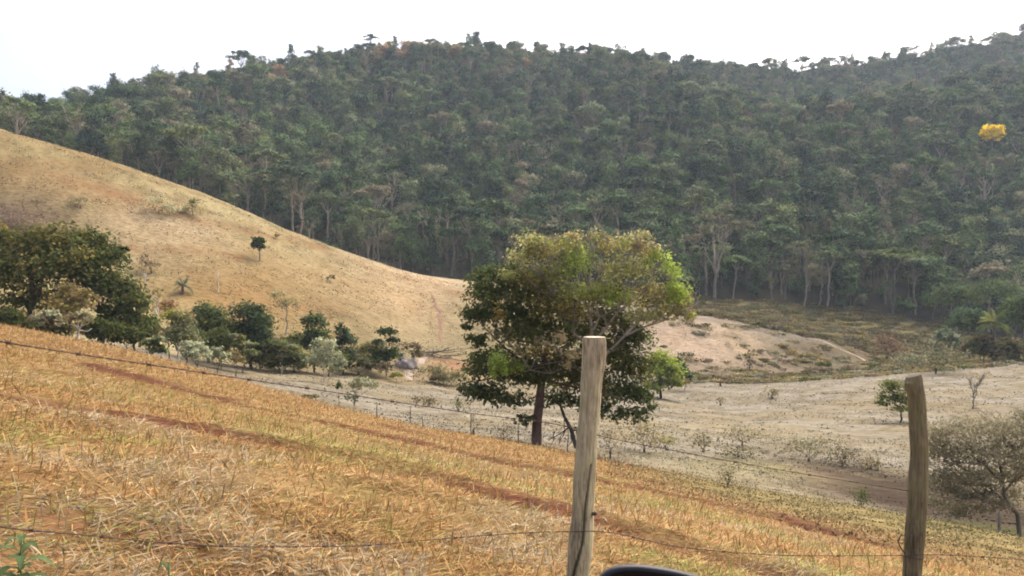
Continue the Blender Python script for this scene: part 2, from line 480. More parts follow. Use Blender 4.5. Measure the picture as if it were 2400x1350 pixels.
def strip(name, pts, y0, y1, w, mat, label, cat, lift=.05, wob=.25):
    P = [gp(a, b, y0, y1) for a, b in pts]
    dense = []
    for a, b in zip(P[:-1], P[1:]):
        k = max(2, int((b-a).length/.7))
        dense += [a.lerp(b, i/k) for i in range(k)]
    dense.append(P[-1]); V = []
    for i, p in enumerate(dense):
        t = dense[min(i+1, len(dense)-1)]-dense[max(i-1, 0)]; t.z = 0; t.normalize()
        nrm = Vector((t.y, -t.x, 0)); ww = w*(1+random.uniform(-.35, .35)); o = random.uniform(-wob, wob)*w
        taper = min(1, (i+.5)/4, (len(dense)-i-.5)/4)
        for s in (-.5, -.17, .17, .5):
            x, y = p.x+nrm.x*(s*ww*taper+o), p.y+nrm.y*(s*ww*taper+o)
            V.append((x, y, h1(x, y)+lift-(.09 if abs(s) > .4 else 0)))
    Q = [(i*4+k, i*4+k+1, i*4+k+5, i*4+k+4) for i in range(len(dense)-1) for k in range(3)]
    ob = mesh_np(name, V, quads=Q, mat=mat, smooth=True)
    return tag(ob, label, cat, kind='structure')

strip('path', [(1002,682),(1012,690),(1020,712),(1029,730),(1030,760),(1032,785),(1034,808)], 100, 150, .85, 'track', 'thin reddish dirt track winding down the golden hillside', 'path')
strip('path', [(1800,768),(1850,776),(1920,795),(1962,815),(2010,835),(2050,855),(2075,868)], 112, 152, .7, 'sand', 'pale sandy path running down the scrubby mound', 'path')
strip('path', [(1560,745),(1600,742),(1660,743),(1710,749),(1745,757)], 130, 152, .5, 'sand', 'pale sandy rim along the crest of the mound', 'path')
strip('path', [(960,900),(955,880),(965,862),(985,845),(1010,832)], 96, 120, 1.3, 'sand', 'pale eroded gully bed below the dead branches', 'gully')

# ------------------------------------------------------------------ grass of the near field
def blades(name, X, Y, L, wd, ang, az, col, label, cat, sink=.01):
    n = len(X); Z = ht(X, Y)-sink
    d = np.stack([np.cos(az)*np.cos(ang), np.sin(az)*np.cos(ang), np.sin(ang)], 1)
    side = np.stack([-np.sin(az+RNG.normal(size=n)*.5), np.cos(az+RNG.normal(size=n)*.5), RNG.normal(size=n)*.35], 1)
    side = unit(side)*wd[:, None]*.5
    b = np.stack([X, Y, Z], 1); droop = np.zeros_like(b); droop[:, 2] = -L*.22*np.cos(ang)*RNG.random(n)
    mid = b+d*(L*.55)[:, None]; tip = b+d*L[:, None]+droop
    V = np.stack([b-side*.7, b+side*.7, mid+side, mid-side, tip], 1).reshape(-1, 3)
    k = np.arange(n)*5
    Q = np.stack([k, k+1, k+2, k+3], 1); T = np.stack([k+3, k+2, k+4], 1)
    ob = mesh_np(name, V, quads=Q, tris=T, mat='grass', col=np.repeat(np.clip(col, .01, .95), 5, 0))
    return tag(ob, label, cat, kind='stuff')

def field_grass(n=760000):
    Y = 2.2*np.exp(RNG.random(n)**.82*math.log(60/2.2))
    X = (RNG.random(n)*2-1)*(.66*Y+.6)
    px, yk, _ = keys_at(X, Y)
    soil, _ = furrows(X, Y)
    right = sst(1400, 1900, px)
    keep = (Y < yk[4]+1.0)&(RNG.random(n) > np.clip(soil*1.5, 0, .95))&(RNG.random(n) > right*sst(-17, -6, Y-yk[4])*.96)
    X, Y, soil = X[keep], Y[keep], soil[keep]; n = len(X)
    cl = fbm(X/.55, Y/.45, 91, 2); pt = fbm(X/2.4, Y/1.8, 92, 3); pg = fbm(X/1.2+9, Y/.9, 93, 3)
    keep = RNG.random(n) < sst(.22, .5, cl)*.7+.3
    X, Y, soil, cl, pt, pg = [a[keep] for a in (X, Y, soil, cl, pt, pg)]; n = len(X)
    straw = np.array([(.41,.275,.11),(.38,.225,.08),(.44,.33,.17),(.33,.175,.06),(.42,.295,.115),(.27,.145,.06)])
    orange = np.array([(.36,.20,.07),(.38,.22,.08),(.28,.14,.052)])
    green = np.array([(.28,.27,.075),(.33,.31,.10),(.22,.23,.06)])
    col = straw[RNG.integers(0, 6, n)]
    o = RNG.random(n) < sst(.40, .68, pt)*.45*(.4+.6*sst(4, 12, Y))+soil*.5+.03; col[o] = orange[RNG.integers(0, 3, o.sum())]
    nearf = 1-sst(6, 22, Y)*.8
    g = RNG.random(n) < sst(.42, .66, pg)*.6*nearf+.05; col[g] = green[RNG.integers(0, 3, g.sum())]
    gy = RNG.random(n) < sst(.55, .72, fbm(X/1.1, Y/.8, 95, 2))*.5*nearf; col[gy] = (.38,.32,.21)
    col = col*(1+RNG.normal(size=(n, 1))*.24)*np.array((.79,.77,.74))*(1-.40*np.clip(soil, 0, 1))[:, None]
    ex = RNG.random(n); px, yk, _ = keys_at(X, Y); e2 = yk[4]; right2 = sst(1350, 1750, px)
    fade = 1-.6*right2*sst(-20, -6, Y-e2)
    L = fade*(.045+.12*ex**2.4)*(1+Y/30)*(1+soil*.3); wd = (.0026+.0030*RNG.random(n))*(1+Y/8)
    ang = np.where(RNG.random(n) < .88, RNG.uniform(.02, .30, n), RNG.uniform(.42, 1.3, n))
    az = RNG.normal(size=n)*1.1+np.where(RNG.random(n) < .6, .35, 3.3)
    blades('grass', X, Y, L, wd, ang, az, col, 'golden dry cut grass covering the sloping field', 'grass')
field_grass()

BARE = [(q.x, q.y, r) for q, r in ((gp(2010,1130,36,60), 3.0), (gp(2120,1160,34,60), 3.2), (gp(2260,1175,32,56), 3.0), (gp(1930,1120,36,60), 1.6))]
def hill_grass(n=170000):
    Y = 45+RNG.random(n)*112; X = (RNG.random(n)*2-1)*.70*Y
    px, yk, _ = keys_at(X, Y)
    keep = (Y > yk[4]+.5)&(Y < yk[8]+8)
    X, Y = X[keep], Y[keep]; px = px[keep]; n = len(X)
    bare = np.zeros(n)
    for bx, by, br_ in BARE: bare = np.maximum(bare, np.exp(-((X-bx)**2+(Y-by)**2)/br_**2))
    keep = RNG.random(n) > bare*1.3; X, Y, px = X[keep], Y[keep], px[keep]; n = len(X)
    c0 = ground_color(X, Y)
    dn = fbm(X/3, Y/1.8, 97, 3)
    keep = RNG.random(n) < sst(.36, .66, dn); X, Y, c0, px = X[keep], Y[keep], c0[keep], px[keep]; n = len(X)
    dark = RNG.random(n) < np.where((px < 1350)&(Y > 92), .22, .5)
    col = np.where(dark[:, None], c0*np.where((px < 1350)&(Y > 92), .90, .62)[:, None], c0*1.1)*(1+RNG.normal(size=(n, 1))*.2)
    flat = sst(1100, 1400, px)
    flat = np.where(Y < 92, 1, flat); L = RNG.uniform(.10, .26, n)*(1-.45*flat); wd = RNG.uniform(.08, .22, n)*(1+1.6*flat)
    ang = RNG.uniform(.3, 1.2, n)*(1-.5*flat); az = RNG.uniform(0, 6.28, n)
    blades('grass', X, Y, L, wd, ang, az, col, 'sparse dry tufts of grazed grass on pasture and golden hillside', 'grass', .03)
hill_grass()
def turf(n=110000):
    Y = 13*np.exp(RNG.random(n)*math.log(62/13)); px0 = RNG.uniform(1150, 2520, n); X = (px0-CX)/F*Y
    px, yk, _ = keys_at(X, Y)
    keep = (Y > yk[4]-17+RNG.random(n)*5)&((px > 1420)|(Y > yk[4]+1)); X, Y = X[keep], Y[keep]
    bare = np.zeros(len(X))
    for bx, by, br_ in BARE: bare = np.maximum(bare, np.exp(-((X-bx)**2+(Y-by)**2)/br_**2))
    keep = (RNG.random(len(X)) > bare*1.3)&(RNG.random(len(X)) < .2+.8*sst(.35, .6, fbm(X/1.2, Y/.8, 99, 3))); X, Y = X[keep], Y[keep]; n = len(X)
    c0 = ground_color(X, Y); k = RNG.random((n, 1))
    col = c0*np.where(k < .35, .62, np.where(k < .8, 1.05, 1.25))*(1+RNG.normal(size=(n, 1))*.15)
    blades('grass', X, Y, RNG.uniform(.03, .10, n)*(1+Y/60), RNG.uniform(.012, .035, n)*(1+Y/40), RNG.uniform(.1, 1.0, n), RNG.uniform(0, 6.28, n), col, 'short yellow-green turf where the field runs out into the pasture', 'grass', .01)
turf()

# ------------------------------------------------------------------ plants in the middle distance
DG=(.034,.056,.018); DG2=(.055,.078,.024); OL=(.120,.115,.030); MG=(.090,.120,.034); LG=(.28,.36,.06); LG2=(.34,.42,.08)
TAN=(.50,.41,.22); TAN2=(.38,.31,.14); PG=(.36,.38,.24); PG2=(.23,.25,.15); YB=(.36,.26,.07); YB2=(.27,.21,.06); RED=(.36,.12,.06); BR=(.19,.14,.085); PUR=(.18,.14,.115); YG=(.26,.27,.06); BG=(.065,.105,.058)

def plant(name, label, cat, base, Y, blobs, pal, n, leaf, bark='bark_dark', sr=.06, fork=.35, group=None, limbs=5, crown='crown', trunk='trunk',
          seed=0, clump=14, sig=.17, inner=.4, lean=0., stems=1, wigg=.07, twig=0, up=.45):
    """base pixel and blob pixels at distance Y become a plant standing on the ground there"""
    rng = np.random.default_rng(seed+int(base[0])*7+int(base[1])); rr = random.Random(seed+int(base[0]))
    x = (base[0]-CX)/F*Y; loc = Vector((x, Y, h1(x, Y)))
    root = empty(name, loc, label, cat, group)
    k = Y/F; B = []
    for b in blobs:
        px, py, rx, ry = b[:4]; dy = b[4] if len(b) > 4 else rr.uniform(-.3, .3)*rx*k
        pl = b[5] if len(b) > 5 else pal
        c = W(px, py, Y)*1; c = Vector((c.x, c.y+dy, c.z))
        B.append((tuple(c), (rx*k, (rx+ry)*.5*k*.95, ry*k), pl))
    if stems:
        mb = MB()
        topz = max(b[0][2] for b in B); hh = topz-loc.z
        for s in range(stems):
            o = Vector((rr.uniform(-1, 1), rr.uniform(-1, 1), 0))*sr*2.2*(stems > 1)
            fk = loc+o*1.6+Vector((lean*hh*fork, 0, hh*fork*rr.uniform(.85, 1.15)))
            p0 = loc+o-Vector((0, 0, .25))
            tr = wig(p0, fk, 5, wigg, rr)
            mb.tube(tr, [sr*(1.35-.55*i/5) for i in range(6)], 8)
            sel = B[s::stems] if stems > 1 else sorted(B, key=lambda b: -b[1][0])[:limbs]
            for b in sel[:limbs]:
                c = Vector(b[0]); c.z -= b[1][2]*.1
                pts = wig(tr[-1] if rr.random() < .7 else tr[-2], c, 5, .09, rr)
                mb.tube(pts, [sr*(.75-.6*i/5) for i in range(6)], 6)
                for q in range(2+twig):
                    e = c+Vector((rr.uniform(-.8, .8)*b[1][0], rr.uniform(-.8, .8)*b[1][1], rr.uniform(.0, .85)*b[1][2]))
                    mb.tube(wig(pts[rr.choice((2, 3, 4))], e, 4, .1, rr), [sr*.32, sr*.26, sr*.2, sr*.14, sr*.07], 5)
        mb.build(trunk, bark, root, loc)
    if n: crown_mesh(crown, B, n, leaf, rng, 'leaf', root, loc, clump, up, sig, inner)
    return root

# --- the big two-tone pair by the fence post
YT = gp(1262, 1036, 30, 42).y
def hero():
    rr = random.Random(5); rng = np.random.default_rng(5); k = YT/F
    def bl(lst, pal): return [(tuple(W(b[0], b[1], YT)+Vector((0, (b[4] if len(b) > 4 else rr.uniform(-.5, .5)), 0))), (b[2]*k, (b[2]+b[3])*.5*k, b[3]*k), b[5] if len(b) > 5 else pal) for b in lst]
    # dark broad tree
    x = (1257-CX)/F*YT; loc = Vector((x, YT, h1(x, YT)))
    root = empty('tree', loc, 'broad dark green tree with red-brown trunk, crowding the pale-limbed tree behind the wooden post', 'tree')
    mb = MB()
    P = lambda px, py, d=0.: W(px, py, YT)+Vector((0, d, 0))
    b0 = loc-Vector((0, 0, .3))
    trunk = [b0, P(1258,1000), P(1263,950), P(1270,890), P(1278,830,.1), P(1290,770,.2), P(1292,700,.2)]
    mb.tube(trunk, [.30,.25,.225,.20,.15,.11,.05], 12)
    for pts, r in (([P(1268,905), P(1230,850,-.4), P(1180,810,-.6), P(1130,760,-.6)], .10), ([P(1272,880), P(1310,850,.5), P(1370,840,.8), P(1430,820,.9), P(1470,790,.9)], .11),
                   ([P(1270,900), P(1220,890,.6), P(1150,890,.8), P(1110,900,.8)], .09), ([P(1276,840), P(1240,770,.4), P(1200,710,.6), P(1160,670,.6)], .09),
                   ([P(1272,890), P(1330,900,-.8), P(1400,910,-1), P(1450,930,-1)], .08)):
        mb.tube(pts, [r*(1-.75*i/(len(pts)-1)) for i in range(len(pts))], 8)
    mb.build('trunk', 'bark_red', root, loc)
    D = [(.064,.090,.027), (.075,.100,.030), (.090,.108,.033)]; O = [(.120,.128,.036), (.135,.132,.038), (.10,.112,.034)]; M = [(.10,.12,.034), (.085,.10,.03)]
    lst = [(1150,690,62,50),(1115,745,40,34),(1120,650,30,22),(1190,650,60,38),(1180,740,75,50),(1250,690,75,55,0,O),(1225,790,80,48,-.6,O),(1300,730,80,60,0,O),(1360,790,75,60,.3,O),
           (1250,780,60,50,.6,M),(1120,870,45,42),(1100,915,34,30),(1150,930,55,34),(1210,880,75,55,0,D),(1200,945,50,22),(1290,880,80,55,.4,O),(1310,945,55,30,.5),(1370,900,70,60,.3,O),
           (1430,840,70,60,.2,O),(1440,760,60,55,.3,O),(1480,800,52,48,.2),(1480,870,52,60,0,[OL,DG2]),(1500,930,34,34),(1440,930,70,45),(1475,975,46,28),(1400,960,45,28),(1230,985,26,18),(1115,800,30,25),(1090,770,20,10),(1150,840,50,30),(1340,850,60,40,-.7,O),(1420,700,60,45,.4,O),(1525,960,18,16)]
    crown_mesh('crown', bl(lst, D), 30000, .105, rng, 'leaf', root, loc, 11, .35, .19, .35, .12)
    crown_mesh('yellowing_leaves', bl([(1170,740,14,26,-1.3,[YB]),(1300,720,50,40,-1.4,[YB2,OL]),(1240,820,55,20,-1.5,[YB2,OL]),(1350,730,40,30,-1.3,[YB2,OL])], [YB2]), 1100, .09, rng, 'leaf', root, loc, 10, .4, .3, .3)['label'] = 'yellowing brown leaves among the dark crown'
    # pale-limbed tree growing through it
    Y2 = YT+.6; x = (1383-CX)/F*Y2; loc = Vector((x, Y2, h1(x, Y2)))
    root = empty('tree', loc, 'pale-limbed tree with light green and tan leaf clumps rising behind the wooden post', 'tree')
    P = lambda px, py, d=-1.2: W(px, py, YT)+Vector((0, d, 0))
    mb = MB()
    mb.tube([loc-Vector((0, 0, .3)), W(1378,980,Y2), W(1386,920,Y2-.4), P(1384,860,-.6), P(1384,810,-1.2), P(1380,760), P(1374,715), P(1379,690), P(1376,650)], [.22,.19,.17,.15,.12,.085,.06,.05,.04], 10)
    L = [([(1385,835),(1366,800),(1340,778),(1324,757),(1320,745),(1300,700),(1285,660)], .095), ([(1340,778),(1338,755),(1333,735)], .05), ([(1388,850),(1420,820),(1455,785),(1490,768),(1530,752)], .10),
         ([(1386,770),(1398,742),(1392,715),(1377,695),(1372,660),(1352,610),(1345,590)], .06), ([(1384,800),(1415,765),(1440,730),(1447,708),(1460,680),(1480,640)], .065), ([(1376,690),(1400,640),(1412,600),(1420,565)], .05),
         ([(1376,660),(1380,610),(1375,570)], .04), ([(1320,745),(1280,690),(1235,655),(1215,620)], .055), ([(1300,700),(1270,650),(1262,600)], .05), ([(1310,690),(1290,640),(1295,605)], .04), ([(1455,785),(1500,740),(1540,700),(1560,660)], .06),
         ([(1490,768),(1550,748),(1590,735)], .05), ([(1440,730),(1495,690),(1520,640)], .05), ([(1320,720),(1325,660),(1320,620)], .04), ([(1235,855),(1215,820),(1180,800)], .05), ([(1370,860),(1330,850),(1290,870),(1240,862),(1180,885)], .05),
         ([(1372,875),(1320,840),(1235,855)], .05),([(1480,640),(1490,590)], .035),([(1520,640),(1530,600)], .035)]
    for pts, r in L:
        q = [P(*p) for p in pts]; mb.tube(q, [r*(1-.7*i/(len(q)-1)) for i in range(len(q))], 7)
        for _ in range(14):
            a = q[rr.randrange(1, len(q))]; e = a+Vector((rr.uniform(-.9, .9), rr.uniform(-.5, .6), rr.uniform(.1, 1.25)))
            mb.tube(wig(a, e, 4, .12, rr), [.028,.024,.019,.014,.008], 5)
    for tx, ty in ((1240,545),(1262,552),(1225,585),(1290,570),(1345,548),(1375,540),(1398,538),(1415,548),(1440,560),(1480,552),(1505,545),(1530,572),(1560,600),(1585,640),(1205,610),(1320,556),(1460,548),(1545,588)):
        for _ in range(2):
            e = P(tx+rr.uniform(-14, 14), ty+rr.uniform(-10, 14), rr.uniform(-1.5, .2)); a = P(tx+(1385-tx)*.38+rr.uniform(-15, 15), ty+95+rr.uniform(-20, 20), -1.3)
            mb.tube(wig(a, e, 5, .07, rr), [.03,.027,.023,.018,.013,.007], 5)
    mb.build('trunk', 'bark_pale', root, loc)
    br = lambda c, f: tuple(min(.8, v*f) for v in c)
    T = [(.42,.39,.19), (.35,.36,.12), (.29,.33,.09), (.44,.41,.22)]; G = [(.30,.40,.075), (.35,.43,.09), (.26,.33,.07)]; X = [(.24,.28,.075), (.28,.29,.09), (.20,.235,.06)]
    lst = [(1245,570,40,26,-.8,T),(1225,610,42,32,-.8,T),(1270,600,50,40,-.8,[TAN2,YG,OL]),(1325,585,46,34,-.8,[YG,TAN,LG]),(1345,620,42,48,-1,G),(1310,650,55,45,-.8,X),(1240,660,55,32,-.8,[OL,TAN2,YG]),
           (1393,560,20,20,-.8,T),(1585,690,34,34,-.6,G),(1600,740,30,18,-.5,[YG,OL]),(1515,712,42,30,-.2,[YG,OL,TAN2]),(1540,748,40,22,-.2,[YG,OL,TAN2]),(1425,585,36,32,-.8,[TAN,YG]),(1470,575,40,30,-.8,T),(1510,590,34,28,-.8,[TAN,TAN2,YG]),(1440,640,45,45,-.8,T+[YG]),(1490,640,46,45,-.8,T),(1535,610,34,30,-.8,G),(1565,640,26,28,-1,G),(1565,680,28,26,-1,G),
           (1520,690,45,32,-.8,[YG,TAN2]),(1560,730,45,26,-.9,[TAN2,YG,OL]),(1500,745,50,26,-1,T),(1600,715,22,28,-.3,[OL,TAN2]),(1400,690,40,30,-1.2,X),(1350,690,45,35,-1.2,X),(1190,650,25,24,-1,T),(1600,690,14,16,-.3,[OL,TAN2]),(1575,705,30,16,-.9,G),
           (1450,700,30,22,-1.2,[LG,YG]),(1420,710,18,14,-1.5,G),(1500,555,22,16,-.8,T),(1345,560,26,16,-.8,[TAN,YG])]
    crown_mesh('crown', bl(lst, T), 13500, .08, rng, 'leaf', root, loc, 9, .4, .24, .2, .12)
    crown_mesh('hanging_leaves', bl([(1168,840,20,24,-1.9,G),(1158,862,12,34,-1.9,G),(1180,860,16,28,-1.9,G),(1205,858,24,22,-1.7,[YG,LG]),(1330,765,10,14,-1.5,[BG,LG])], G), 1500, .075, rng, 'leaf', root, loc, 9, .2, .28, .2)['label'] = 'bright green drooping leaf clump'
    crown_mesh('dry_foliage', bl([(1270,805,26,14,-1.9),(1305,790,22,20,-1.9),(1340,830,26,18,-1.9),(1320,850,14,16,-1.9),(1380,870,20,18,-1.9),(1260,790,12,10,-1.9)], [TAN, TAN]), 700, .08, rng, 'leaf', root, loc, 6, .4, .3, .2)['label'] = 'tan dry clusters on bare twigs'
    # dead leaning stems under the trees
    x = (1342-CX)/F*YT; loc = Vector((x, YT-.2, h1(x, YT-.2)))
    root = empty('dead_branch', loc, 'fallen dark branch leaning with its twigs under the big tree', 'branch')
    mb = MB(); P = lambda px, py, d=-.2: W(px, py, YT)+Vector((0, d, 0))
    mb.tube([P(1350,1048), P(1338,1005), P(1322,975), P(1308,935)], [.11,.10,.08,.06], 8)
    for a, b, r in (((1338,1005),(1370,1010),.05),((1335,1000),(1285,1030),.035),((1330,1000),(1310,1040),.03),((1340,1010),(1330,1055),.03),((1322,975),(1310,1040),.03),((1350,1010),(1360,1050),.04),((1300,1010),(1290,1045),.025),((1345,1000),(1375,1000),.03)):
        mb.tube(wig(P(*a), P(*b), 4, .1, rr), [r, r*.9, r*.75, r*.6, r*.4], 6)
    mb.build('limb', 'bark_dark', root, loc)
hero()

plant('tree', 'small bright green round tree standing on the pasture beside the big tree', 'tree', (1549,934), gp(1549,934,60,95).y,
      [(1535,870,36,36),(1570,880,34,34),(1550,845,36,26,0,[LG,YG]),(1540,905,40,18),(1585,900,20,22)], [YG, LG, MG], 2600, .20, 'bark_dark', .13, .4)
plant('shrub', 'dark little bush just behind the bright green round tree', 'shrub', (1606,905), 98, [(1605,880,20,22),(1592,850,12,16)], [DG2, BG], 420, .2, stems=1, sr=.04, crown='foliage', trunk='stem')
plant('shrub', 'lone lime green sapling at the sandy crest of the mound', 'shrub', (1620,757), 146, [(1622,740,12,9)], [LG2, LG], 220, .22, sr=.05, crown='foliage', trunk='stem')

# --- gully trees between field and golden hill
LB = 'trees in the gully below the golden hill'
plant('tree', 'massive dark olive tree filling the gully at the edge of the picture', 'tree', (70,800), 64,
      [(50,590,90,60),(130,570,80,45),(20,650,80,70),(110,650,100,80),(60,720,80,50),(180,620,60,60),(0,560,50,40)], [DG2, OL, MG, YB2, DG], 9500, .17, sr=.22, fork=.3, group=LB)
plant('tree', 'dark green tree with a stepped crown tapering down the gully', 'tree', (235,800), 66,
      [(210,570,55,38),(245,610,60,45),(215,670,70,60),(265,690,60,60),(250,750,60,40),(285,585,16,10)], [DG, DG2, OL, MG], 7000, .17, sr=.18, fork=.3, group=LB)
plant('tree', 'olive bushy tree sloping down beside the red-leaved bush', 'tree', (315,812), 66,
      [(310,720,42,50),(330,765,40,36),(290,780,45,30),(300,680,26,26)], [OL, DG2, MG], 3400, .16, sr=.1, fork=.25, group=LB)
plant('tree', 'brown-yellow leaved tree in front of the massive dark tree', 'tree', (165,775), 58,
      [(165,680,22,20),(145,710,32,26),(185,715,36,28),(160,740,40,24),(200,690,14,12)], [YB2, OL, TAN2, BR], 1300, .15, sr=.06, fork=.4, sig=.3)
UG = 'undergrowth bushes in the gully'
for px, py, Y_, w_, h_, pl, lab in ((30,785,60,80,60,[DG2,OL,MG],'dark bush at the foot of the massive olive tree trunk'),(120,795,62,90,50,[DG,OL,BR],'shadowy bush behind the low pale grey shrub'),(235,805,63,80,60,[DG2,MG,OL],'leafy bush between the white-trunked little tree and the stepped crown'),
        (300,815,64,70,50,[OL,DG2],'bush under the olive bushy tree at the field edge'),(345,800,72,60,60,[OL,BR,DG2],'brownish bush beside the thin pale-trunked tree'),(440,830,72,70,70,[DG,BG,OL],'deep green bush behind the forked white trunk'),
        (515,840,78,80,70,[DG,OL,DG2],'dark bush under the dull green drooping tree'),(610,865,84,90,60,[DG2,MG,BR],'bush at the base of the tallest gully tree'),(690,868,86,80,50,[OL,MG,DG2],'olive bush to the side of the umbrella-shaped gully tree'),
        (770,872,88,80,60,[DG,BG,OL],'blue-green bush just behind the silver-leaved tree'),(700,830,94,70,50,[DG2,OL],'bush on the lower hill behind the umbrella-shaped tree'),(870,850,98,70,50,[OL,DG2,TAN2],'mixed bush next to the dark-capped tree')):
    plant('shrub', lab, 'shrub', (px, py), Y_, [(px-w_*.25, py-h_*.45, w_*.36, h_*.45), (px+w_*.25, py-h_*.42, w_*.36, h_*.42), (px, py-h_*.7, w_*.32, h_*.3)], pl, 1700, .15, 'bark_dark', .04, .3, UG, 3, 'foliage', 'stem', stems=2, sig=.24)
def white_tree():
    Y = gp(183, 790, 44, 56).y; Y = min(Y, 50); P = lambda a, b, d=0.: W(a, b, Y)+Vector((0, d, 0))
    x = (183-CX)/F*Y; loc = Vector((x, Y, h1(x, Y)))
    root = empty('small_tree', loc, 'little twisted tree with bone white trunk on the edge of the field', 'tree'); mb = MB()
    mb.tube([loc-Vector((0, 0, .2)), P(183,780), P(186,768), P(195,762), P(207,758), P(213,748)], [.075,.07,.06,.045,.04,.02], 8)
    for q in ([(184,772),(178,762),(168,760),(160,762)], [(190,764),(198,745),(200,735)], [(186,774),(205,777),(215,770)], [(184,770),(182,752),(178,742)]):
        mb.tube([P(*p) for p in q], [.04,.03,.022,.012][:len(q)], 6)
    mb.build('trunk', 'bark_white', root, loc)
    kk = Y/F
    B = [(tuple(P(a, b)), (r*kk, r*kk, s*kk), pl) for a, b, r, s, pl in ((205,735,18,12,[PG,TAN]),(190,742,20,12,[PG2,BR]),(212,748,12,9,[PG,TAN]),(175,745,14,10,[BR,PG2]))]
    crown_mesh('crown', B, 420, .1, np.random.default_rng(3), 'leaf', root, loc, 8, .4, .3, .2)
white_tree()
plant('shrub', 'low pale grey shrub at the foot of the massive dark tree', 'shrub', (108,778), 54, [(95,750,24,20),(115,742,26,16),(130,758,18,16)], [PG, PG2, BR], 900, .13, stems=2, sr=.03, crown='foliage', trunk='stem')
plant('shrub', 'purple-brown leafless brush above the massive dark tree', 'shrub', (30,545), gp(30,545,90,140).y, [(20,520,50,24),(70,530,40,16)], [PUR, BR], 900, .18, stems=3, sr=.05, crown='foliage', trunk='stem', sig=.3)
plant('shrub', 'red-leaved bush next to a thin pale trunk', 'shrub', (395,800), 76, [(385,722,26,18),(435,745,22,12)], [(.24,.10,.055), BR, OL], 420, .14, stems=1, sr=.05, crown='foliage', trunk='stem', sig=.3)
plant('tree', 'thin pale-trunked tree nearly leafless beside the red-leaved bush', 'tree', (363,790), 74, [(360,690,18,12),(370,680,12,10)], [OL, TAN2], 120, .15, 'bark_white', .09, .85, limbs=3)
plant('tree', 'yellow-green topped small tree with forked white trunk', 'tree', (418,850), 68, [(405,745,28,18,0,[YG,OL]),(430,755,32,20,0,[OL,PG2]),(415,785,36,24,0,[OL,PG2]),(440,790,25,22,0,[PG2,OL])], [YG], 1500, .15, 'bark_white', .07, .35, sig=.26)
plant('shrub', 'round silver-green shrub at the field edge next to the white forked trunk', 'shrub', (462,848), 62, [(450,815,28,16),(470,830,30,20),(440,835,22,14)], [PG, PG, PG2], 1500, .12, stems=2, sr=.04, crown='foliage', trunk='stem')
plant('shrub', 'smaller silver-green shrub with upright lobes', 'shrub', (510,850), 64, [(505,825,14,16),(520,838,16,14),(492,840,14,12)], [PG, PG2], 800, .12, stems=2, sr=.03, crown='foliage', trunk='stem')
plant('shrub', 'tan twiggy shrub beside the silver-green pair', 'shrub', (553,860), 66, [(545,835,18,16),(560,845,16,12)], [TAN2, BR, OL], 520, .12, stems=2, sr=.03, crown='foliage', trunk='stem', sig=.3)
plant('shrub', 'low mixed green shrub hugging the field edge below the red-leaved bush', 'shrub', (352,832), 62, [(345,808,26,16),(370,822,24,14),(375,800,20,12)], [DG2, PG2, MG], 900, .13, stems=2, sr=.03, crown='foliage', trunk='stem')
plant('tree', 'dull green tree with drooping crown left of the tallest gully tree', 'tree', (490,840), 82, [(480,735,40,26),(510,765,42,36),(460,770,36,34),(500,805,36,26)], [OL, DG2, BG, MG], 3300, .18, sr=.1, fork=.4, group=LB)
plant('tree', 'tallest blue-green tree in the gully row', 'tree', (590,855), 84, [(585,735,38,30),(610,765,40,36),(565,780,40,34),(600,800,44,34),(575,820,40,24)], [DG, BG, DG2], 4600, .18, sr=.14, fork=.35, group=LB)
plant('tree', 'light green flat-layered tree before the tallest gully tree', 'tree', (570,868), 78, [(555,790,26,9),(570,808,34,12),(545,822,26,10),(580,830,30,12)], [MG, OL, PG2], 1300, .16, sr=.06, fork=.5, group=LB)
plant('tree', 'umbrella-shaped olive tree with thin white trunk in the gully', 'tree', (660,872), 84, [(640,805,40,10),(670,815,40,12),(655,835,46,14),(700,835,22,8)], [OL, MG, PG2], 1900, .17, 'bark_white', .07, .6, group=LB)
plant('shrub', 'dark undergrowth bush beneath the umbrella-shaped tree', 'shrub', (640,868), 88, [(620,845,34,22),(690,850,36,20),(655,855,40,14)], [DG, DG2, OL], 1800, .17, stems=2, sr=.04, crown='foliage', trunk='stem')
plant('tree', 'rounded blue-green tree standing alone above the silver-leaved tree', 'tree', (738,850), 90, [(735,758,28,24),(740,785,32,24),(728,805,28,22)], [BG, DG2, MG], 2000, .18, sr=.09, fork=.35, group=LB)
plant('tree', 'narrow blue-green tree between silver-leaved tree and dark-capped tree', 'tree', (805,872), 92, [(800,775,16,16),(810,800,24,24),(805,835,32,26)], [BG, DG2, DG], 1900, .18, sr=.08, fork=.35, group=LB)
plant('tree', 'tree with dark cap over pale bare twigs beside the eroded bank', 'tree', (905,870), 96, [(905,780,26,14,0,[DG]),(925,800,18,10,0,[DG]),(885,805,20,12,0,[PG2,DG2]),(910,835,30,20,0,[DG,DG2]),(885,845,24,22,0,[DG])], [DG], 2000, .18, 'bark_pale', .07, .4, twig=3, sig=.24)
plant('shrub', 'deep shaded bush filling the gully below the dark-capped tree', 'shrub', (840,878), 94, [(835,850,40,24),(880,860,40,18),(800,860,30,18)], [DG, BR, DG2], 1900, .18, stems=2, sr=.04, crown='foliage', trunk='stem')
plant('tree', 'silver-leaved open tree standing at the edge of the pale pasture', 'tree', (758,888), 78, [(745,805,14,12),(770,810,18,14),(755,825,22,14),(785,835,16,12),(735,845,18,14),(800,850,12,12),(760,850,26,16),(790,868,14,10)], [PG, PG, PG2], 1500, .13, 'bark_white', .055, .4, sig=.28, clump=9)
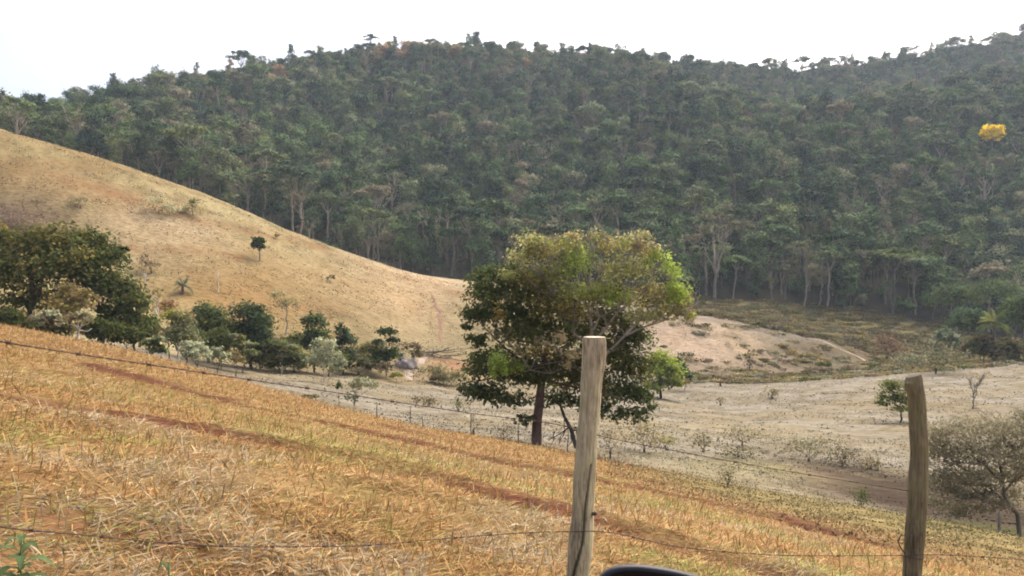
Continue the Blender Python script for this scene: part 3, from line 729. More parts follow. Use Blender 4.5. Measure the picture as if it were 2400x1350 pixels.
plant('shrub', 'open pale shrub on the pasture with whitish twigs', 'shrub', (828,955), 50, [(850,895,24,10),(835,905,22,12),(870,905,18,9),(825,935,14,16,0,[DG2,PG2]),(845,890,20,8)], [PG2, PG, OL], 620, .085, 'bark_white', .03, .45, stems=2, crown='foliage', trunk='stem', sig=.28, clump=8)
plant('shrub', 'tiny dark green sprig upright on the pasture', 'shrub', (794,920), 58, [(794,905,7,14)], [DG, MG], 120, .1, sr=.02, crown='foliage', trunk='stem')
plant('shrub', 'low dark scrub heap at the field edge near the open pale shrub', 'shrub', (727,938), 46, [(725,930,20,7)], [BR, OL, PG2], 220, .08, stems=2, sr=.02, crown='foliage', trunk='stem')
plant('tree', 'faint grey-green tree with thin trunk on the lower golden hill', 'tree', (672,790), gp(672,785,96,130).y, [(655,690,24,10),(690,705,24,12),(665,715,28,10),(645,700,12,8)], [PG2, TAN2], 420, .17, 'bark_pale', .085, .62, sig=.3, clump=8)
def add_trunk(px, py0, py1, y0, y1, label):
    p = gp(px, py0, y0, y1); k = p.y/F
    root = empty('bare_tree', p, label, 'tree'); mb = MB(); H = (py0-py1)*k
    mb.tube(wig(p-Vector((0, 0, .2)), p+Vector((.1, 0, H)), 4, .03), [.09,.08,.07,.055,.03], 7)
    for q in range(6):
        a = p+Vector((.08, 0, H*random.uniform(.6, 1))); mb.tube(wig(a, a+Vector((random.uniform(-.8, .8), random.uniform(-.6, .6), random.uniform(.2, .9))), 3, .1), [.03,.025,.018,.01], 5)
    mb.build('trunk', 'bark_white', root, p)
add_trunk(511, 683, 640, 98, 145, 'slim white bare trunk standing on the open golden hillside')
add_trunk(340, 672, 640, 98, 145, 'short white bare trunk on the hillside above the olive bushy tree')
plant('tree', 'lone dark lollipop tree high on the golden hill', 'tree', (609,612), gp(609,612,100,148).y, [(607,566,17,13),(611,580,14,10),(600,575,13,11)], [DG, DG2], 1100, .17, 'bark_pale', .11, .5, inner=.2)
plant('shrub', 'pale grey hazy shrub on the upper golden hill', 'shrub', (372,500), gp(372,500,110,150).y, [(365,475,28,14),(395,490,24,12)], [PG2, PG, TAN2], 520, .18, stems=3, sr=.04, crown='foliage', trunk='stem', sig=.32)
plant('shrub', 'pale shrub with a green tip near the hill crest', 'shrub', (452,505), gp(452,505,110,150).y, [(450,475,16,8,0,[MG,OL]),(455,490,20,12,0,[PG2,TAN2]),(430,495,16,10,0,[PG2,TAN2])], [PG2], 420, .18, stems=2, sr=.04, crown='foliage', trunk='stem', sig=.32)
plant('shrub', 'faint grey leafless shrub alone on the upper hill slope', 'shrub', (188,488), gp(188,488,100,150).y, [(185,470,20,12)], [PUR, PG2, TAN2], 240, .16, stems=3, sr=.03, crown='foliage', trunk='stem', sig=.35)
plant('shrub', 'tiny dark bush on the hill below the lone lollipop tree', 'shrub', (775,660), gp(775,660,100,148).y, [(775,650,9,8)], [BR, DG2], 120, .14, stems=1, sr=.03, crown='foliage', trunk='stem')
plant('shrub', 'small tan bush under the hill crest', 'shrub', (650,560), gp(650,560,110,150).y, [(648,553,10,6)], [TAN2, OL], 130, .15, stems=1, sr=.03, crown='foliage', trunk='stem')
plant('shrub', 'brown thicket on the hill above the palm', 'shrub', (355,640), gp(355,640,98,145).y, [(350,620,22,14),(335,605,14,10)], [BR, PUR, TAN2], 380, .16, stems=3, sr=.04, crown='foliage', trunk='stem', sig=.3)
plant('shrub', 'tangle of dry scrub on the bank beside the eroded gully', 'shrub', (1040,905), 98, [(1020,870,34,16),(1060,885,36,20),(1030,890,30,14)], [OL, PG2, BR, TAN2], 1300, .17, stems=3, sr=.04, crown='foliage', trunk='stem', sig=.25)
plant('shrub', 'brown brush hanging over the top of the eroded bank', 'shrub', (965,850), gp(948,862,98,124).y+1.2, [(960,812,26,13),(978,832,16,18)], [BR, OL, PUR], 700, .15, stems=2, sr=.03, crown='foliage', trunk='stem')
plant('shrub', 'yellow-green low bush at the mouth of the eroded gully', 'shrub', (930,892), 92, [(925,880,18,8)], [YG, OL], 200, .15, stems=1, sr=.03, crown='foliage', trunk='stem')
def rock_bank():
    p = gp(948, 862, 98, 124); rng = np.random.default_rng(8); k = p.y/F
    import bmesh
    bm = bmesh.new(); bmesh.ops.create_icosphere(bm, subdivisions=4, radius=1)
    for v in bm.verts:
        d = 1+1.0*(float(fbm(np.array([v.co.x*2.3+5+v.co.y]), np.array([v.co.z*2.0+v.co.y]), 3, 4)[0])-.5)
        v.co = Vector((v.co.x*26*k*d, v.co.y*22*k*d, v.co.z*(10+12*d)*k*d))
    me = bpy.data.meshes.new('eroded_bank'); bm.to_mesh(me); bm.free(); me.materials.append(MAT['rock'])
    for f in me.polygons: f.use_smooth = True
    o = bpy.data.objects.new('eroded_bank', me); C.objects.link(o); o.location = p+Vector((.2, .8, .2))
    tag(o, 'whitish eroded bank of bare rock at the end of the gully', 'rock')
rock_bank()
def dead_heap():
    p = gp(1010, 835, 100, 126); mb = MB(); rr = random.Random(4)
    root = empty('fallen_tree', p, 'fallen dead tree with bare branches spread at the foot of the hill track', 'tree')
    k = p.y/F
    for a, b, c, d in ((960,835,1035,820),(975,845,1095,800),(1000,840,1100,830),(985,835,1060,838),(1000,832,1080,812),(980,838,950,812),(1010,836,1060,800),(1030,832,1100,818)):
        A = W(a, b, p.y); B = W(c, d, p.y)
        A = Vector((A.x, p.y+rr.uniform(-1, 1), 0)); A.z = h1(A.x, A.y)+.15
        B = Vector((B.x, p.y+rr.uniform(-1, 1.5), 0)); B.z = h1(B.x, B.y)+(838-d)*k*.8+.3
        pts = wig(A, B, 5, .06, rr); mb.tube(pts, [.09,.08,.065,.05,.04,.02], 6)
        for _ in range(3):
            s = pts[rr.randrange(2, 6)]; mb.tube(wig(s, s+Vector((rr.uniform(-1, 1.6), rr.uniform(-.6, .6), rr.uniform(0, .9))), 3, .1, rr), [.035,.028,.02,.01], 5)
    mb.build('branches', 'bark_grey', root, p)
dead_heap()

def palm(px, py, y0, y1, crown_py, R, label, Y=None, col=(MG, YG), nf=22):
    p = gp(px, py, y0, y1) if Y is None else Vector(((px-CX)/F*Y, Y, h1((px-CX)/F*Y, Y)))
    k = p.y/F; top = Vector((p.x, p.y, EZ-(crown_py-CY)*k))
    root = empty('palm_tree', p, label, 'palm')
    mb = MB(); mb.tube(wig(p-Vector((0, 0, .2)), top, 6, .02), [.26,.22,.2,.19,.18,.17,.15], 9); mb.build('trunk', 'bark_red', root, p)
    rr = random.Random(int(px)); V, Q, Cc = [], [], []
    for f in range(nf):
        az = rr.uniform(0, 6.283); el = rr.uniform(-.3, 1.25); L = R*k*rr.uniform(.8, 1.1)
        d = Vector((math.cos(az), math.sin(az), 0)); prev = None; c = np.array(col[f % len(col)])*rr.uniform(.75, 1.25)
        for i in range(9):
            t = i/8; q = top+d*(L*t*math.cos(el)*(1-.12*t))+Vector((0, 0, L*(math.sin(el)*t-.75*t*t*math.cos(el)*.9)))
            if prev is not None:
                side = Vector((-d.y, d.x, 0))
                for s in (-1, 1):
                    for j in range(2):
                        a = prev.lerp(q, j/2); w = L*.24*math.sin(math.pi*(.12+.8*t))*rr.uniform(.8, 1.2)
                        e = a+side*(s*w*.8)+d*(w*.55)-Vector((0, 0, w*.55))
                        n0 = len(V); th = d*(.05*L*.5)
                        V += [a-th, a+th, e+th*.3, e-th*.3]; Q.append((n0, n0+1, n0+2, n0+3)); Cc += [c*rr.uniform(.8, 1.2)]*4
            prev = q
    mesh_np('fronds', np.array(V)-np.array(p), quads=Q, mat='leaf', col=np.array(Cc), parent=root)
palm(2330, 858, 0, 0, 752, 52, 'green palm with shaggy crown and reddish trunk at the forest edge', Y=132)
palm(428, 690, 98, 145, 668, 34, 'small grey-green palm on the lower golden hill', col=(PG2, BG), nf=18)

# --- right side plants
plant('tree', 'small leafy green tree half hidden by the leaning weathered post', 'tree', (2112,990), gp(2112,990,44,80).y,
      [(2085,905,26,16),(2115,910,34,22),(2090,935,36,18),(2125,940,36,22),(2060,945,22,9),(2150,930,16,16),(2110,960,30,10)], [MG, YG, OL, DG2], 2300, .12, sr=.075, fork=.3, sig=.22)
plant('tree', 'sparse leafless sapling with vase-shaped twigs on the pasture', 'tree', (2281,958), gp(2281,958,60,100).y, [(2270,880,22,12),(2300,885,20,12),(2285,900,24,10),(2310,872,14,8)], [BR, TAN2], 190, .08, 'bark_grey', .06, .4, twig=8, sig=.35)
def big_bush():
    Y = 33.; P = lambda a, b, d=0.: W(a, b, Y)+Vector((0, d, 0)); rr = random.Random(9); rng = np.random.default_rng(9)
    x = (2392-CX)/F*Y; loc = Vector((x, Y, h1(x, Y)))
    root = empty('tree', loc, 'low sprawling grey-brown twiggy tree with crooked trunk beyond the leaning post', 'tree'); mb = MB()
    mb.tube([loc-Vector((0, 0, .3)), P(2385,1205), P(2365,1185), P(2352,1160), P(2350,1120), P(2340,1080)], [.105,.085,.07,.06,.05,.03], 10)
    for q in ([(2360,1180),(2325,1150),(2290,1120),(2250,1090)], [(2352,1160),(2385,1130),(2420,1090)], [(2350,1130),(2310,1090),(2270,1060)], [(2345,1100),(2370,1050),(2380,1020)], [(2340,1140),(2280,1140),(2230,1130)], [(2330,1150),(2290,1160),(2250,1165)]):
        z = [P(a, b, rr.uniform(-.4, .4)) for a, b in q]; mb.tube(z, [.06*(1-.7*i/len(z)) for i in range(len(z))], 7)
        for _ in range(48):
            s = z[rr.randrange(1, len(z))]; mb.tube(wig(s, s+Vector((rr.uniform(-1.3, .8), rr.uniform(-.7, .7), rr.uniform(-.5, 1.2))), 4, .12, rr), [.02,.016,.013,.010,.005], 4)
    mb.build('trunk', 'bark_grey', root, loc); k = Y/F
    A = [(.26,.25,.17), (.22,.19,.125), (.29,.25,.165), (.20,.20,.125)]
    B = [(tuple(P(a, b, rr.uniform(-.4, .5))), (r*k, r*k, s*k), A) for a, b, r, s in ((2220,1020,50,26),(2280,1010,55,28),(2350,1010,60,34),(2410,1040,50,50),(2205,1070,34,34),(2260,1065,55,36),(2330,1065,60,40),(2390,1100,50,40),(2215,1120,40,30),(2275,1120,50,30),(2230,1160,44,22),(2290,1165,40,18),(2440,1120,40,50),(2400,980,30,24),(2340,1120,40,24),(2200,1185,34,16),(2250,1190,36,16),(2300,1195,30,14),(2200,1040,30,30),(2190,1140,24,24),(2330,1180,40,18),(2390,1165,36,22),(2240,1205,30,12))]
    crown_mesh('crown', B, 17000, .055, rng, 'leaf', root, loc, 9, .3, .34, .1, .14, .7)
big_bush()
TS = 'dark scrub clumps on the pasture'
def small(px, py, w, h, pal, label, y0=30, y1=100, n=None, leaf=None, stems=4, name='shrub', cat='shrub', group=None, **kw):
    Y = gp(px, py, y0, y1).y; leaf = leaf or max(.04, .0015*Y); n = int(n*.8) if n else n
    plant(name, label, cat, (px, py), Y, [(px-w*.2, py-h*.5, w*.42, h*.45), (px+w*.22, py-h*.42, w*.36, h*.42), (px, py-h*.7, w*.3, h*.3)], pal, n or int(w*h*.10)+34, leaf,
          'bark_dark', max(.012, .00045*Y), .3, group, 4, 'foliage', 'stem', stems=stems, sig=.42, clump=5, twig=5, **kw)
small(2021,1192,34,48,[DG2,MG],'small upright green bush on the grassy bank above the bare earth',25,40,stems=2)
small(1706,1143,36,52,[BR,DG2,OL],'spiky brown sapling with bare upright stems on the grass slope',28,44,n=130)
small(1895,1082,110,60,[BR,OL,PG2],'wide ragged tuft of dark stems beside the bare earth',38,60,n=700)
small(1975,1092,70,46,[BR,PUR,DG2],'dark brown tuft between the ragged tuft and the leaning post',38,60,n=380)
small(2040,1100,60,28,[BR,OL],'low dark grass clump at the top of the bare earth',38,60,n=260)
small(1740,1045,90,46,[OL,BR,PG2],'olive clump of tall dry grass on the lower pasture',44,75,n=420)
small(1648,1060,56,44,[BR,OL,DG2],'thin dark weeds beside the olive clump',40,70,n=220)
small(1730,1072,80,24,[DG2,BR,OL],'flat dark weed patch below the olive clump',36,60,n=260)
small(1810,935,36,24,[BR,OL],'small brown weed clump on the open pale pasture',60,100,n=120)
small(1690,950,20,22,[BR,OL],'pair of thin stalks on the open pale pasture',60,100,n=50)
small(1510,1060,100,75,[BR,OL,TAN2],'tangled brown bush to the right of the wooden post',34,48,n=800)
small(1430,1075,60,90,[TAN2,BR,OL],'thin dry saplings just beside the wooden post',32,44,n=260)
small(1560,1050,40,30,[OL,YG],'little green-brown tuft beyond the tangled brown bush',38,60,n=150)
small(1110,1020,60,70,[BR,OL],'twiggy bare bush left of the red-brown trunk',34,46,n=90,stems=6)
small(1180,1035,60,40,[BR,OL,DG2],'low twiggy weeds at the foot of the big dark tree',33,42,n=150,stems=5)
small(1005,952,40,20,[BR,DG2],'flat dark tuft on the pasture beyond the stake fence',48,90,n=150)
small(1075,965,30,34,[OL,PG2],'little olive bush on the pasture by the dark crown',44,80,n=150)
small(975,945,14,16,[BR,DG2],'pinch of dark weed on the pasture near the stakes',48,90,n=50)
small(700,868,30,14,[BR,OL],'brown patch of weed where gully meets pasture',70,95,n=90)
small(1690,905,60,46,[PUR,BR],'leafless grey bush with a pale stem at the foot of the mound',96,120,n=120)
small(1755,868,20,40,[BR,DG2],'dark upright shrub on the mound flat',108,132,n=140)
small(2080,845,80,60,[(.12,.06,.04),BR],'rust brown bush at the end of the sandy path',112,150,n=900)
small(2195,880,90,80,[PG2,BR,DG2],'grey brushy thicket in front of the palm',112,140,n=900)
small(2140,868,70,40,[BG,PG2,BR],'low dull green thicket beside the rust brown bush',112,140,n=600)
for i, (px, py, w, h, pal, lab) in enumerate([(2240,735,110,70,[BG,DG2,MG],'blue-green bushy tree with bare arched limb at the forest foot'), (2270,790,90,70,[BG,DG2],'dense blue-green bush left of the palm'), (2215,830,60,60,[BG,PG2],'grey-green bush low in the hollow left of the palm'),
        (2390,800,90,110,[DG2,MG,BG],'green bush crowding the palm from behind'), (2300,850,70,70,[DG2,BR,OL],'olive brown thicket around the palm trunk'), (2370,860,80,70,[DG2,OL,BR],'shadowy olive bush right of the palm trunk'), (2330,715,120,60,[BG,MG],'pale-topped spreading bush above the palm')]):
    Y = [175,150,138,140,133,130,170][i]
    plant('shrub', lab, 'shrub', (px, py), Y, [(px-w*.25, py-h*.45, w*.36, h*.42), (px+w*.25, py-h*.45, w*.36, h*.40), (px, py-h*.75, w*.34, h*.28)], pal, 2000, .26, 'bark_grey', .1, .3, None, 3, 'foliage', 'stem', stems=2)

def scrub():
    n = 1900; Ps, Ns, Cs, Sz = [], [], [], []
    pal = np.array([OL, BR, PG2, DG2, TAN2, YB2, PUR, (.11,.10,.04)])
    cnt = 0
    while cnt < n:
        Y = RNG.uniform(100, 206); px = RNG.uniform(1540, 2430); X = (px-CX)/F*Y
        _, yk, _ = keys_at(np.array([X]), np.array([Y])); yk = yk[:, 0]
        behind = Y > yk[8]
        mound = yk[6]+1 < Y <= yk[8]
        if not ((behind and Y < yk[10]+3) or mound): continue
        z = h1(X, Y); py = CY-F*(z-EZ)/Y
        if mound:
            w = .03+.8*math.exp(-((px-1900)/180)**2-((py-855)/45)**2)+.8*math.exp(-((px-1720)/150)**2-((py-893)/16)**2)+.5*math.exp(-((px-1660)/110)**2-((py-760)/14)**2)+(.9 if px > 2050 else 0)
            if RNG.random() > w: continue
        cnt += 1
        r = RNG.uniform(.5, 1.5)*(1.2 if behind else .8); hh = r*RNG.uniform(.35, .7); m = int(46*r*r)+20
        d = unit(RNG.normal(size=(m, 3))); d[:, 2] = np.abs(d[:, 2])
        p = np.array((X, Y, z))+d*np.array((r*1.9, r*1.3, hh*.75))*(.5+.5*RNG.random((m, 1)))
        base = (pal[RNG.integers(0, len(pal))]*.6+pal[RNG.integers(0, len(pal))]*.4)*(.55 if behind else .75)
        Ps.append(p); Ns.append(unit(d+np.array([0, 0, .6])+RNG.normal(size=(m, 3))*.5)); Cs.append(np.clip(base*(1+RNG.normal(size=(m, 1))*.22), .01, .8)); Sz.append(.22*(.6+.8*RNG.random(m)))
    V, Q = leaf_quads(np.concatenate(Ps), np.concatenate(Ns), np.concatenate(Sz), RNG, .7)
    tag(mesh_np('scrub', V, quads=Q, mat='leaf', col=np.repeat(np.concatenate(Cs), 4, 0)), 'low grey and olive scrub covering the mound and the flat before the forest', 'scrub', kind='stuff')
scrub()

# leafy weed at the lower left corner, by the wire
def weed(px, py, Y, hpx, label, n, seed):
    rr = random.Random(seed); p = Vector(((px-CX)/F*Y, Y, 0)); p.z = h1(p.x, p.y); k = Y/F
    root = empty('weed', p, label, 'plant'); mb = MB(); H = EZ-(py-CY)*k-p.z
    H = max(H, .12)
    mb.tube(wig(p-Vector((0, 0, .03)), p+Vector((.02, 0, H)), 4, .03, rr), [.004,.004,.003,.003,.002], 6); mb.build('stem', 'leaf_stem', root, p)
    V, Q, Cc = [], [], []
    for i in range(n):
        t = .25+.75*i/n; az = i*2.4+rr.uniform(-.3, .3); L = hpx*k*rr.uniform(.45, .7)*(1.15-.55*t); el = .35+.6*t
        d = Vector((math.cos(az), math.sin(az), 0)); sd = Vector((-d.y, d.x, 0)); a = p+Vector((.015*t, 0, H*t)); c = np.array((.085,.125,.055))*rr.uniform(.75, 1.3)
        n0 = len(V)
        for j in range(7):
            u = j/6; q = a+d*(L*u*math.cos(el))+Vector((0, 0, L*(math.sin(el)*u-.75*u*u)))
            w = L*.13*math.sin(math.pi*min(.97, u*.9+.08))
            V += [q-sd*w+Vector((0, 0, w*.35)), q, q+sd*w+Vector((0, 0, w*.35))]; Cc += [c, c*1.2, c]
        for j in range(6):
            o = n0+j*3; Q += [(o, o+1, o+4, o+3), (o+1, o+2, o+5, o+4)]
    mesh_np('leaves', np.array(V)-np.array(p), quads=Q, mat='leaf', col=np.array(Cc), parent=root, smooth=True)
m, nt, _, _ = new_mat('green_stem'); finish(nt, (.10,.15,.05), .6, .3); MAT['leaf_stem'] = m
weed(40, 1262, 2.95, 190, 'leafy green weed with long leaves beside the lower barbed wire', 16, 1)
weed(385, 1306, 3.0, 100, 'short dark green weed sprouting from cut grass', 8, 2)

# ------------------------------------------------------------------ forest
FR = np.random.default_rng(77); FRr = random.Random(77)
def forest_proto(kind, seed):
    rng = np.random.default_rng(seed); rr = random.Random(seed); w = np.array
    blobs = []; H = 13.; g = lambda a, b: rr.uniform(a, b)
    tr_top = 6.5; sr = .17; leaf = .30; n = 900; bark = 'bark_grey'
    pal = [(1,1,1), (.85,.9,.85), (1.15,1.1,1.05)]
    if kind == 'round':
        for i in range(9):
            a = i*.9+g(0, .5); r = g(0, 2.0) if i else 0
            blobs.append(((r*math.cos(a), r*math.sin(a), g(3.6, 11.0)), (g(1.6, 2.5), g(1.6, 2.5), g(1.5, 2.3)), pal))
        n = 2400; tr_top = 5; leaf = .26
    elif kind == 'umbrella':
        H = 15; tr_top = 8.5; sr = .2
        for i in range(9):
            a = i*.7+g(0, .5); r = g(1.6, 3.6) if i else 0
            blobs.append(((r*math.cos(a), r*math.sin(a), 13.0-r*.35+g(-.5, .5)), (g(1.3, 2.1), g(1.3, 2.1), g(.55, .95)), pal))
        n = 1500; bark = 'bark_pale'; leaf = .26
    elif kind == 'tall':
        H = 15; tr_top = 8
        for i in range(7):
            blobs.append(((g(-.9, .9), g(-.9, .9), 3.2+i*1.65), (g(1.2, 1.9)*(1.15-.07*i),)*2+(g(1.1, 1.6),), pal))
        n = 1700; tr_top = 6; leaf = .26
    elif kind == 'sparse':
        H = 14; tr_top = 6.5; sr = .21; bark = 'bark_pale'
        for i in range(11):
            a = i*.62+g(0, .4); r = g(1.0, 3.4)
            blobs.append(((r*math.cos(a), r*math.sin(a), 9.0+g(0, 3.8)-r*.1), (g(.8, 1.4), g(.8, 1.4), g(.6, 1.0)), [(1.5,1.15,.95), (1.2,1.05,.9)]))
        n = 620; leaf = .24
    elif kind == 'bush':
        tr_top = 1.5; sr = .1
        for i in range(6):
            a = i*1.05+g(0, .5); r = g(0, 1.4)
            blobs.append(((r*math.cos(a), r*math.sin(a), g(1.2, 3.8)), (g(1.2, 1.9), g(1.2, 1.9), g(1.0, 1.6)), pal))
        n = 1100
    mb = MB(); top = Vector((g(-.5, .5), g(-.5, .5), tr_top))
    base = wig((0, 0, -1.2), top, 5, .035, rr); mb.tube(base, [sr*(1.35-.5*i/5) for i in range(6)], 7)
    sel = sorted(blobs, key=lambda b: rr.random())[:7 if kind in ('umbrella', 'sparse') else 4]
    for b in sel:
        c = Vector(b[0]); mb.tube(wig(base[-1] if kind != 'sparse' else base[rr.choice((3, 4, 5))], c+Vector((0, 0, b[1][2]*.4)), 5, .08, rr), [sr*.7, sr*.58, sr*.46, sr*.36, sr*.26, sr*.12], 5)
        if kind == 'sparse':
            for _ in range(3): mb.tube(wig(base[-1].lerp(c, .6), c+Vector((g(-1, 1), g(-1, 1), g(0, 1.2))), 3, .1, rr), [sr*.28, sr*.22, sr*.16, sr*.07], 4)
    return mb, bark, blobs, n, leaf, rng

KINDS = ['round', 'round', 'round', 'umbrella', 'umbrella', 'tall', 'sparse', 'sparse', 'bush', 'bush']
LAB = {'round': ('round-crowned dark green forest tree on the far hillside', 'tree', 'round-crowned trees of the forest'),
       'umbrella': ('flat-topped umbrella forest tree with pale limbs on the far hillside', 'tree', 'umbrella trees of the forest'),
       'tall': ('tall narrow-crowned forest tree on the far hillside', 'tree', 'narrow trees of the forest'),
       'sparse': ('thin-leaved greyish forest tree with bare pale limbs showing on the far hillside', 'tree', 'sparse pale trees of the forest'),
       'bush': ('low bushy tree growing to the ground along the forest edge', 'tree', 'bushy trees at the forest foot')}
PROTO = []
for i, kd in enumerate(KINDS):
    mb, bark, blobs, n, leaf, rng = forest_proto(kd, 100+i*13)
    tm = mb.build('trunk', bark); cm = crown_mesh('crown', blobs, n, leaf, rng, 'forest', None, (0, 0, 0), 12, .25, .17, .5, .13, .42)
    PROTO.append((kd, tm, cm))

CLEAR = [(2325,372,215,405,44,50), (918,520,220,330,30,26), (2068,520,220,340,44,26), (1200,560,220,330,28,22), (960,600,218,280,24,20), (2255,470,250,380,26,24),
         (1886,718,200,230,16,14), (1675,700,200,240,30,16), (537,200,380,440,14,30), (660,205,370,470,22,30), (1232,178,430,490,20,26), (1750,320,230,392,26,26), (2095,345,230,392,24,26),
         (950,148,440,500,18,30), (1010,148,440,500,24,30), (880,165,430,490,20,26), (1065,155,440,500,20,26), (2138,165,570,640,12,20)]
def sample_forest():
    out = []
    Y = 196.
    while Y < 640:
        st = 4.05+.0026*Y; half = .70*Y; X = -half
        while X < half:
            x = X+FR.uniform(-.45, .45)*st; y = Y+FR.uniform(-.45, .45)*st
            out.append((x, y)); X += st
        Y += st*.92
    A = np.array(out); px, yk, _ = keys_at(A[:, 0], A[:, 1])
    clr = np.zeros(len(A), bool)
    for cpx, cpy, c0, c1, hw, db in CLEAR:
        q = gp(cpx, cpy, c0, c1); clr |= (np.abs(px-cpx) < hw)&(A[:, 1] > q.y-db)&(A[:, 1] < q.y+4)
    jit = (fbm(A[:, 0]/9, A[:, 1]/9, 33, 2)-.5)*9
    ok = (A[:, 1] > yk[10]+jit+1)&(A[:, 1] < yk[13]+26)
    # hillside trees whose crowns are hidden behind the golden hill are left out
    A = A[ok]; clr = clr[ok]; px = px[ok]; yk = yk[:, ok]; Z = ht(A[:, 0], A[:, 1])
    keep = []
    crest = {}
    for q in range(-500, 2901, 20):
        ys = np.linspace(60, 200, 90); xs = (q-CX)/F*ys
        crest[q] = float(np.min(CY-F*(ht(xs, ys)-EZ)/ys))
    for i in range(len(A)):
        q = int(round(np.clip(px[i], -480, 2880)/20)*20)
        top = CY-F*(Z[i]+14-EZ)/A[i, 1]
        keep.append(top < crest[q]-2)
    keep = np.array(keep)
    d = A[:, 1]-yk[10]
    return A[keep], Z[keep], px[keep], d[keep], (yk[13]-A[:, 1])[keep], clr[keep]
FA, FZ, FPX, FD, FT, FCLR = sample_forest()
nT = len(FA)
wk = np.array([.25,.22,.21,.07,.06,.10,.035,.035,.01,.01])
kinds = FR.choice(10, nT, p=wk/wk.sum())
edge = FD < 14
kinds = np.where((FT < 34)&(FR.random(nT) < .72), FR.integers(8, 10, nT), kinds)
kinds = np.where(edge&(FR.random(nT) < .3), FR.integers(8, 10, nT), kinds)
kinds = np.where((FD < 45)&(FR.random(nT) < .36), FR.choice([3, 4, 5, 6, 7], nT), kinds)
scl = np.clip(np.exp(FR.normal(size=nT)*.26)*.88, .5, 1.5)*np.where(FT < 34, np.where(kinds >= 8, FR.uniform(1.05, 1.35, nT), FR.uniform(.6, .8, nT)), 1.)*(.9+.25*fbm(FA[:, 0]/25, FA[:, 1]/25, 44, 2))
rotz = FR.uniform(0, 6.283, nT)
scl = np.where(FCLR, 1.05+.3*FR.random(nT), scl); kinds = np.where(FCLR, 8, kinds)
# largest in the picture become individuals
inview = (FPX > -60)&(FPX < 2460)
order = np.argsort(np.where(inview, FA[:, 1]/scl, 1e6)+np.where(kinds >= 8, 30, 0))
IND = set(order[:285].tolist())
used = set()
def place(kind, x, y, z, s, rz, label=None, group=None, sz=None, name='forest_tree'):
    kd, tm, cm = PROTO[kind]; l, c, g = LAB[kd]
    e = empty(name, (x, y, z), label or l, c, group if label else g)
    e.rotation_euler = (FRr.uniform(-.05, .05), FRr.uniform(-.05, .05), rz); e.scale = (s, s, sz or s)
    for o in (tm, cm):
        if kind not in used: d = o
        else: d = o.copy(); C.objects.link(d)
        d.parent = e
    used.add(kind); return e
for i in sorted(IND):
    place(int(kinds[i]), FA[i, 0], FA[i, 1], FZ[i], float(scl[i]), float(rotz[i]))

# single trees one can tell apart on the forest slope
def special(label, kind, px, base_py, y0, y1, top_py, pal=None, lean=0., wide=1., n=None, bark='bark_grey', rz=0., leaf=.3):
    p = gp(px, base_py, y0, y1); H = (base_py-top_py)*p.y/F
    mb, bk, blobs, n0, lf, rng = forest_proto(kind, int(px)+int(base_py))
    ht0 = max(b[0][2]+b[1][2] for b in blobs); s = H/ht0
    e = empty('tree', p, label, 'tree'); e.scale = (s*wide, s*wide, s); e.rotation_euler = (0, lean, rz)
    mb.build('trunk', bark, e)
    if pal:
        blobs = [(a, b, pal) for a, b, _ in blobs]
    crown_mesh('crown', blobs, n or n0, leaf, rng, 'leaf' if pal else 'forest', e, (0, 0, 0), 10, .5, .2, .35, .2)
SUNLIT_OR=(.36,.22,.115); SUNLIT_OR2=(.36,.27,.14); FG=(.036,.06,.028); FG2=(.05,.075,.035)  # orange and tan put low sunlight into the ridge crowns' leaf colour
YEL=(.92,.70,.02)
YB_ = gp(2325, 372, 215, 405).y
plant('tree', 'brilliant yellow flowering tree standing out of the dark forest', 'tree', (2325,372), YB_, [(2318,302,16,10),(2340,303,16,10),(2308,316,13,9),(2332,318,18,10),(2316,326,14,7),(2345,312,12,9),(2338,327,10,6)], [YEL, YEL, (.80,.58,.02)], 1500, .42, 'bark_pale', .3, .6)
special('tree tinted sunlit orange-brown rising alone on the skyline ridge', 'tall', 537, 200, 380, 440, 138, [SUNLIT_OR, SUNLIT_OR, SUNLIT_OR2], wide=1.25)
special('bent dark tree leaning over a notch in the skyline', 'umbrella', 318, 225, 350, 420, 170, [FG], lean=-.18, wide=.7)
special('umbrella tree leaning out of the saddle on the skyline', 'umbrella', 1930, 195, 540, 600, 134, [FG2], lean=.22, wide=.75, n=320)
special('open-crowned dark tree on the saddle skyline with light shining through', 'sparse', 2005, 190, 560, 620, 140, [FG], n=260, wide=.8)
special('twin-headed dark tree at the end of the saddle', 'umbrella', 2055, 190, 560, 630, 132, [FG], n=420, wide=.8)
special('tall ragged tree on the skyline where the ridge begins to climb', 'sparse', 2138, 165, 570, 640, 103, [FG, FG2], n=420, wide=.95)
special('broad dark tree near the top of the climbing ridge', 'round', 2350, 118, 590, 660, 74, [FG], wide=1.3)
special('crown tinted sunlit rust orange catching the eye high on the slope', 'round', 660, 205, 370, 470, 150, [SUNLIT_OR, SUNLIT_OR2], wide=1.25)
special('second crown tinted sunlit rust orange just below the skyline', 'round', 640, 225, 370, 450, 172, [SUNLIT_OR2, SUNLIT_OR])
special('small crown tinted sunlit orange high in the middle of the hill', 'round', 1232, 178, 430, 490, 135, [SUNLIT_OR, SUNLIT_OR2])
special('tree tinted sunlit orange-tan on the summit of the hill', 'round', 950, 148, 440, 500, 92, [SUNLIT_OR2, SUNLIT_OR, (.16,.13,.06)], wide=1.3)  # summit crowns: the sunlit patch is painted as tan and ochre leaves
special('tree tinted sunlit tan beside the summit of the hill', 'round', 1010, 148, 440, 500, 98, [SUNLIT_OR2, (.19,.15,.075)], wide=1.4)
special('tree tinted dull sunlit orange left of the summit', 'round', 880, 165, 430, 490, 112, [SUNLIT_OR2, (.17,.14,.065)], wide=1.2)
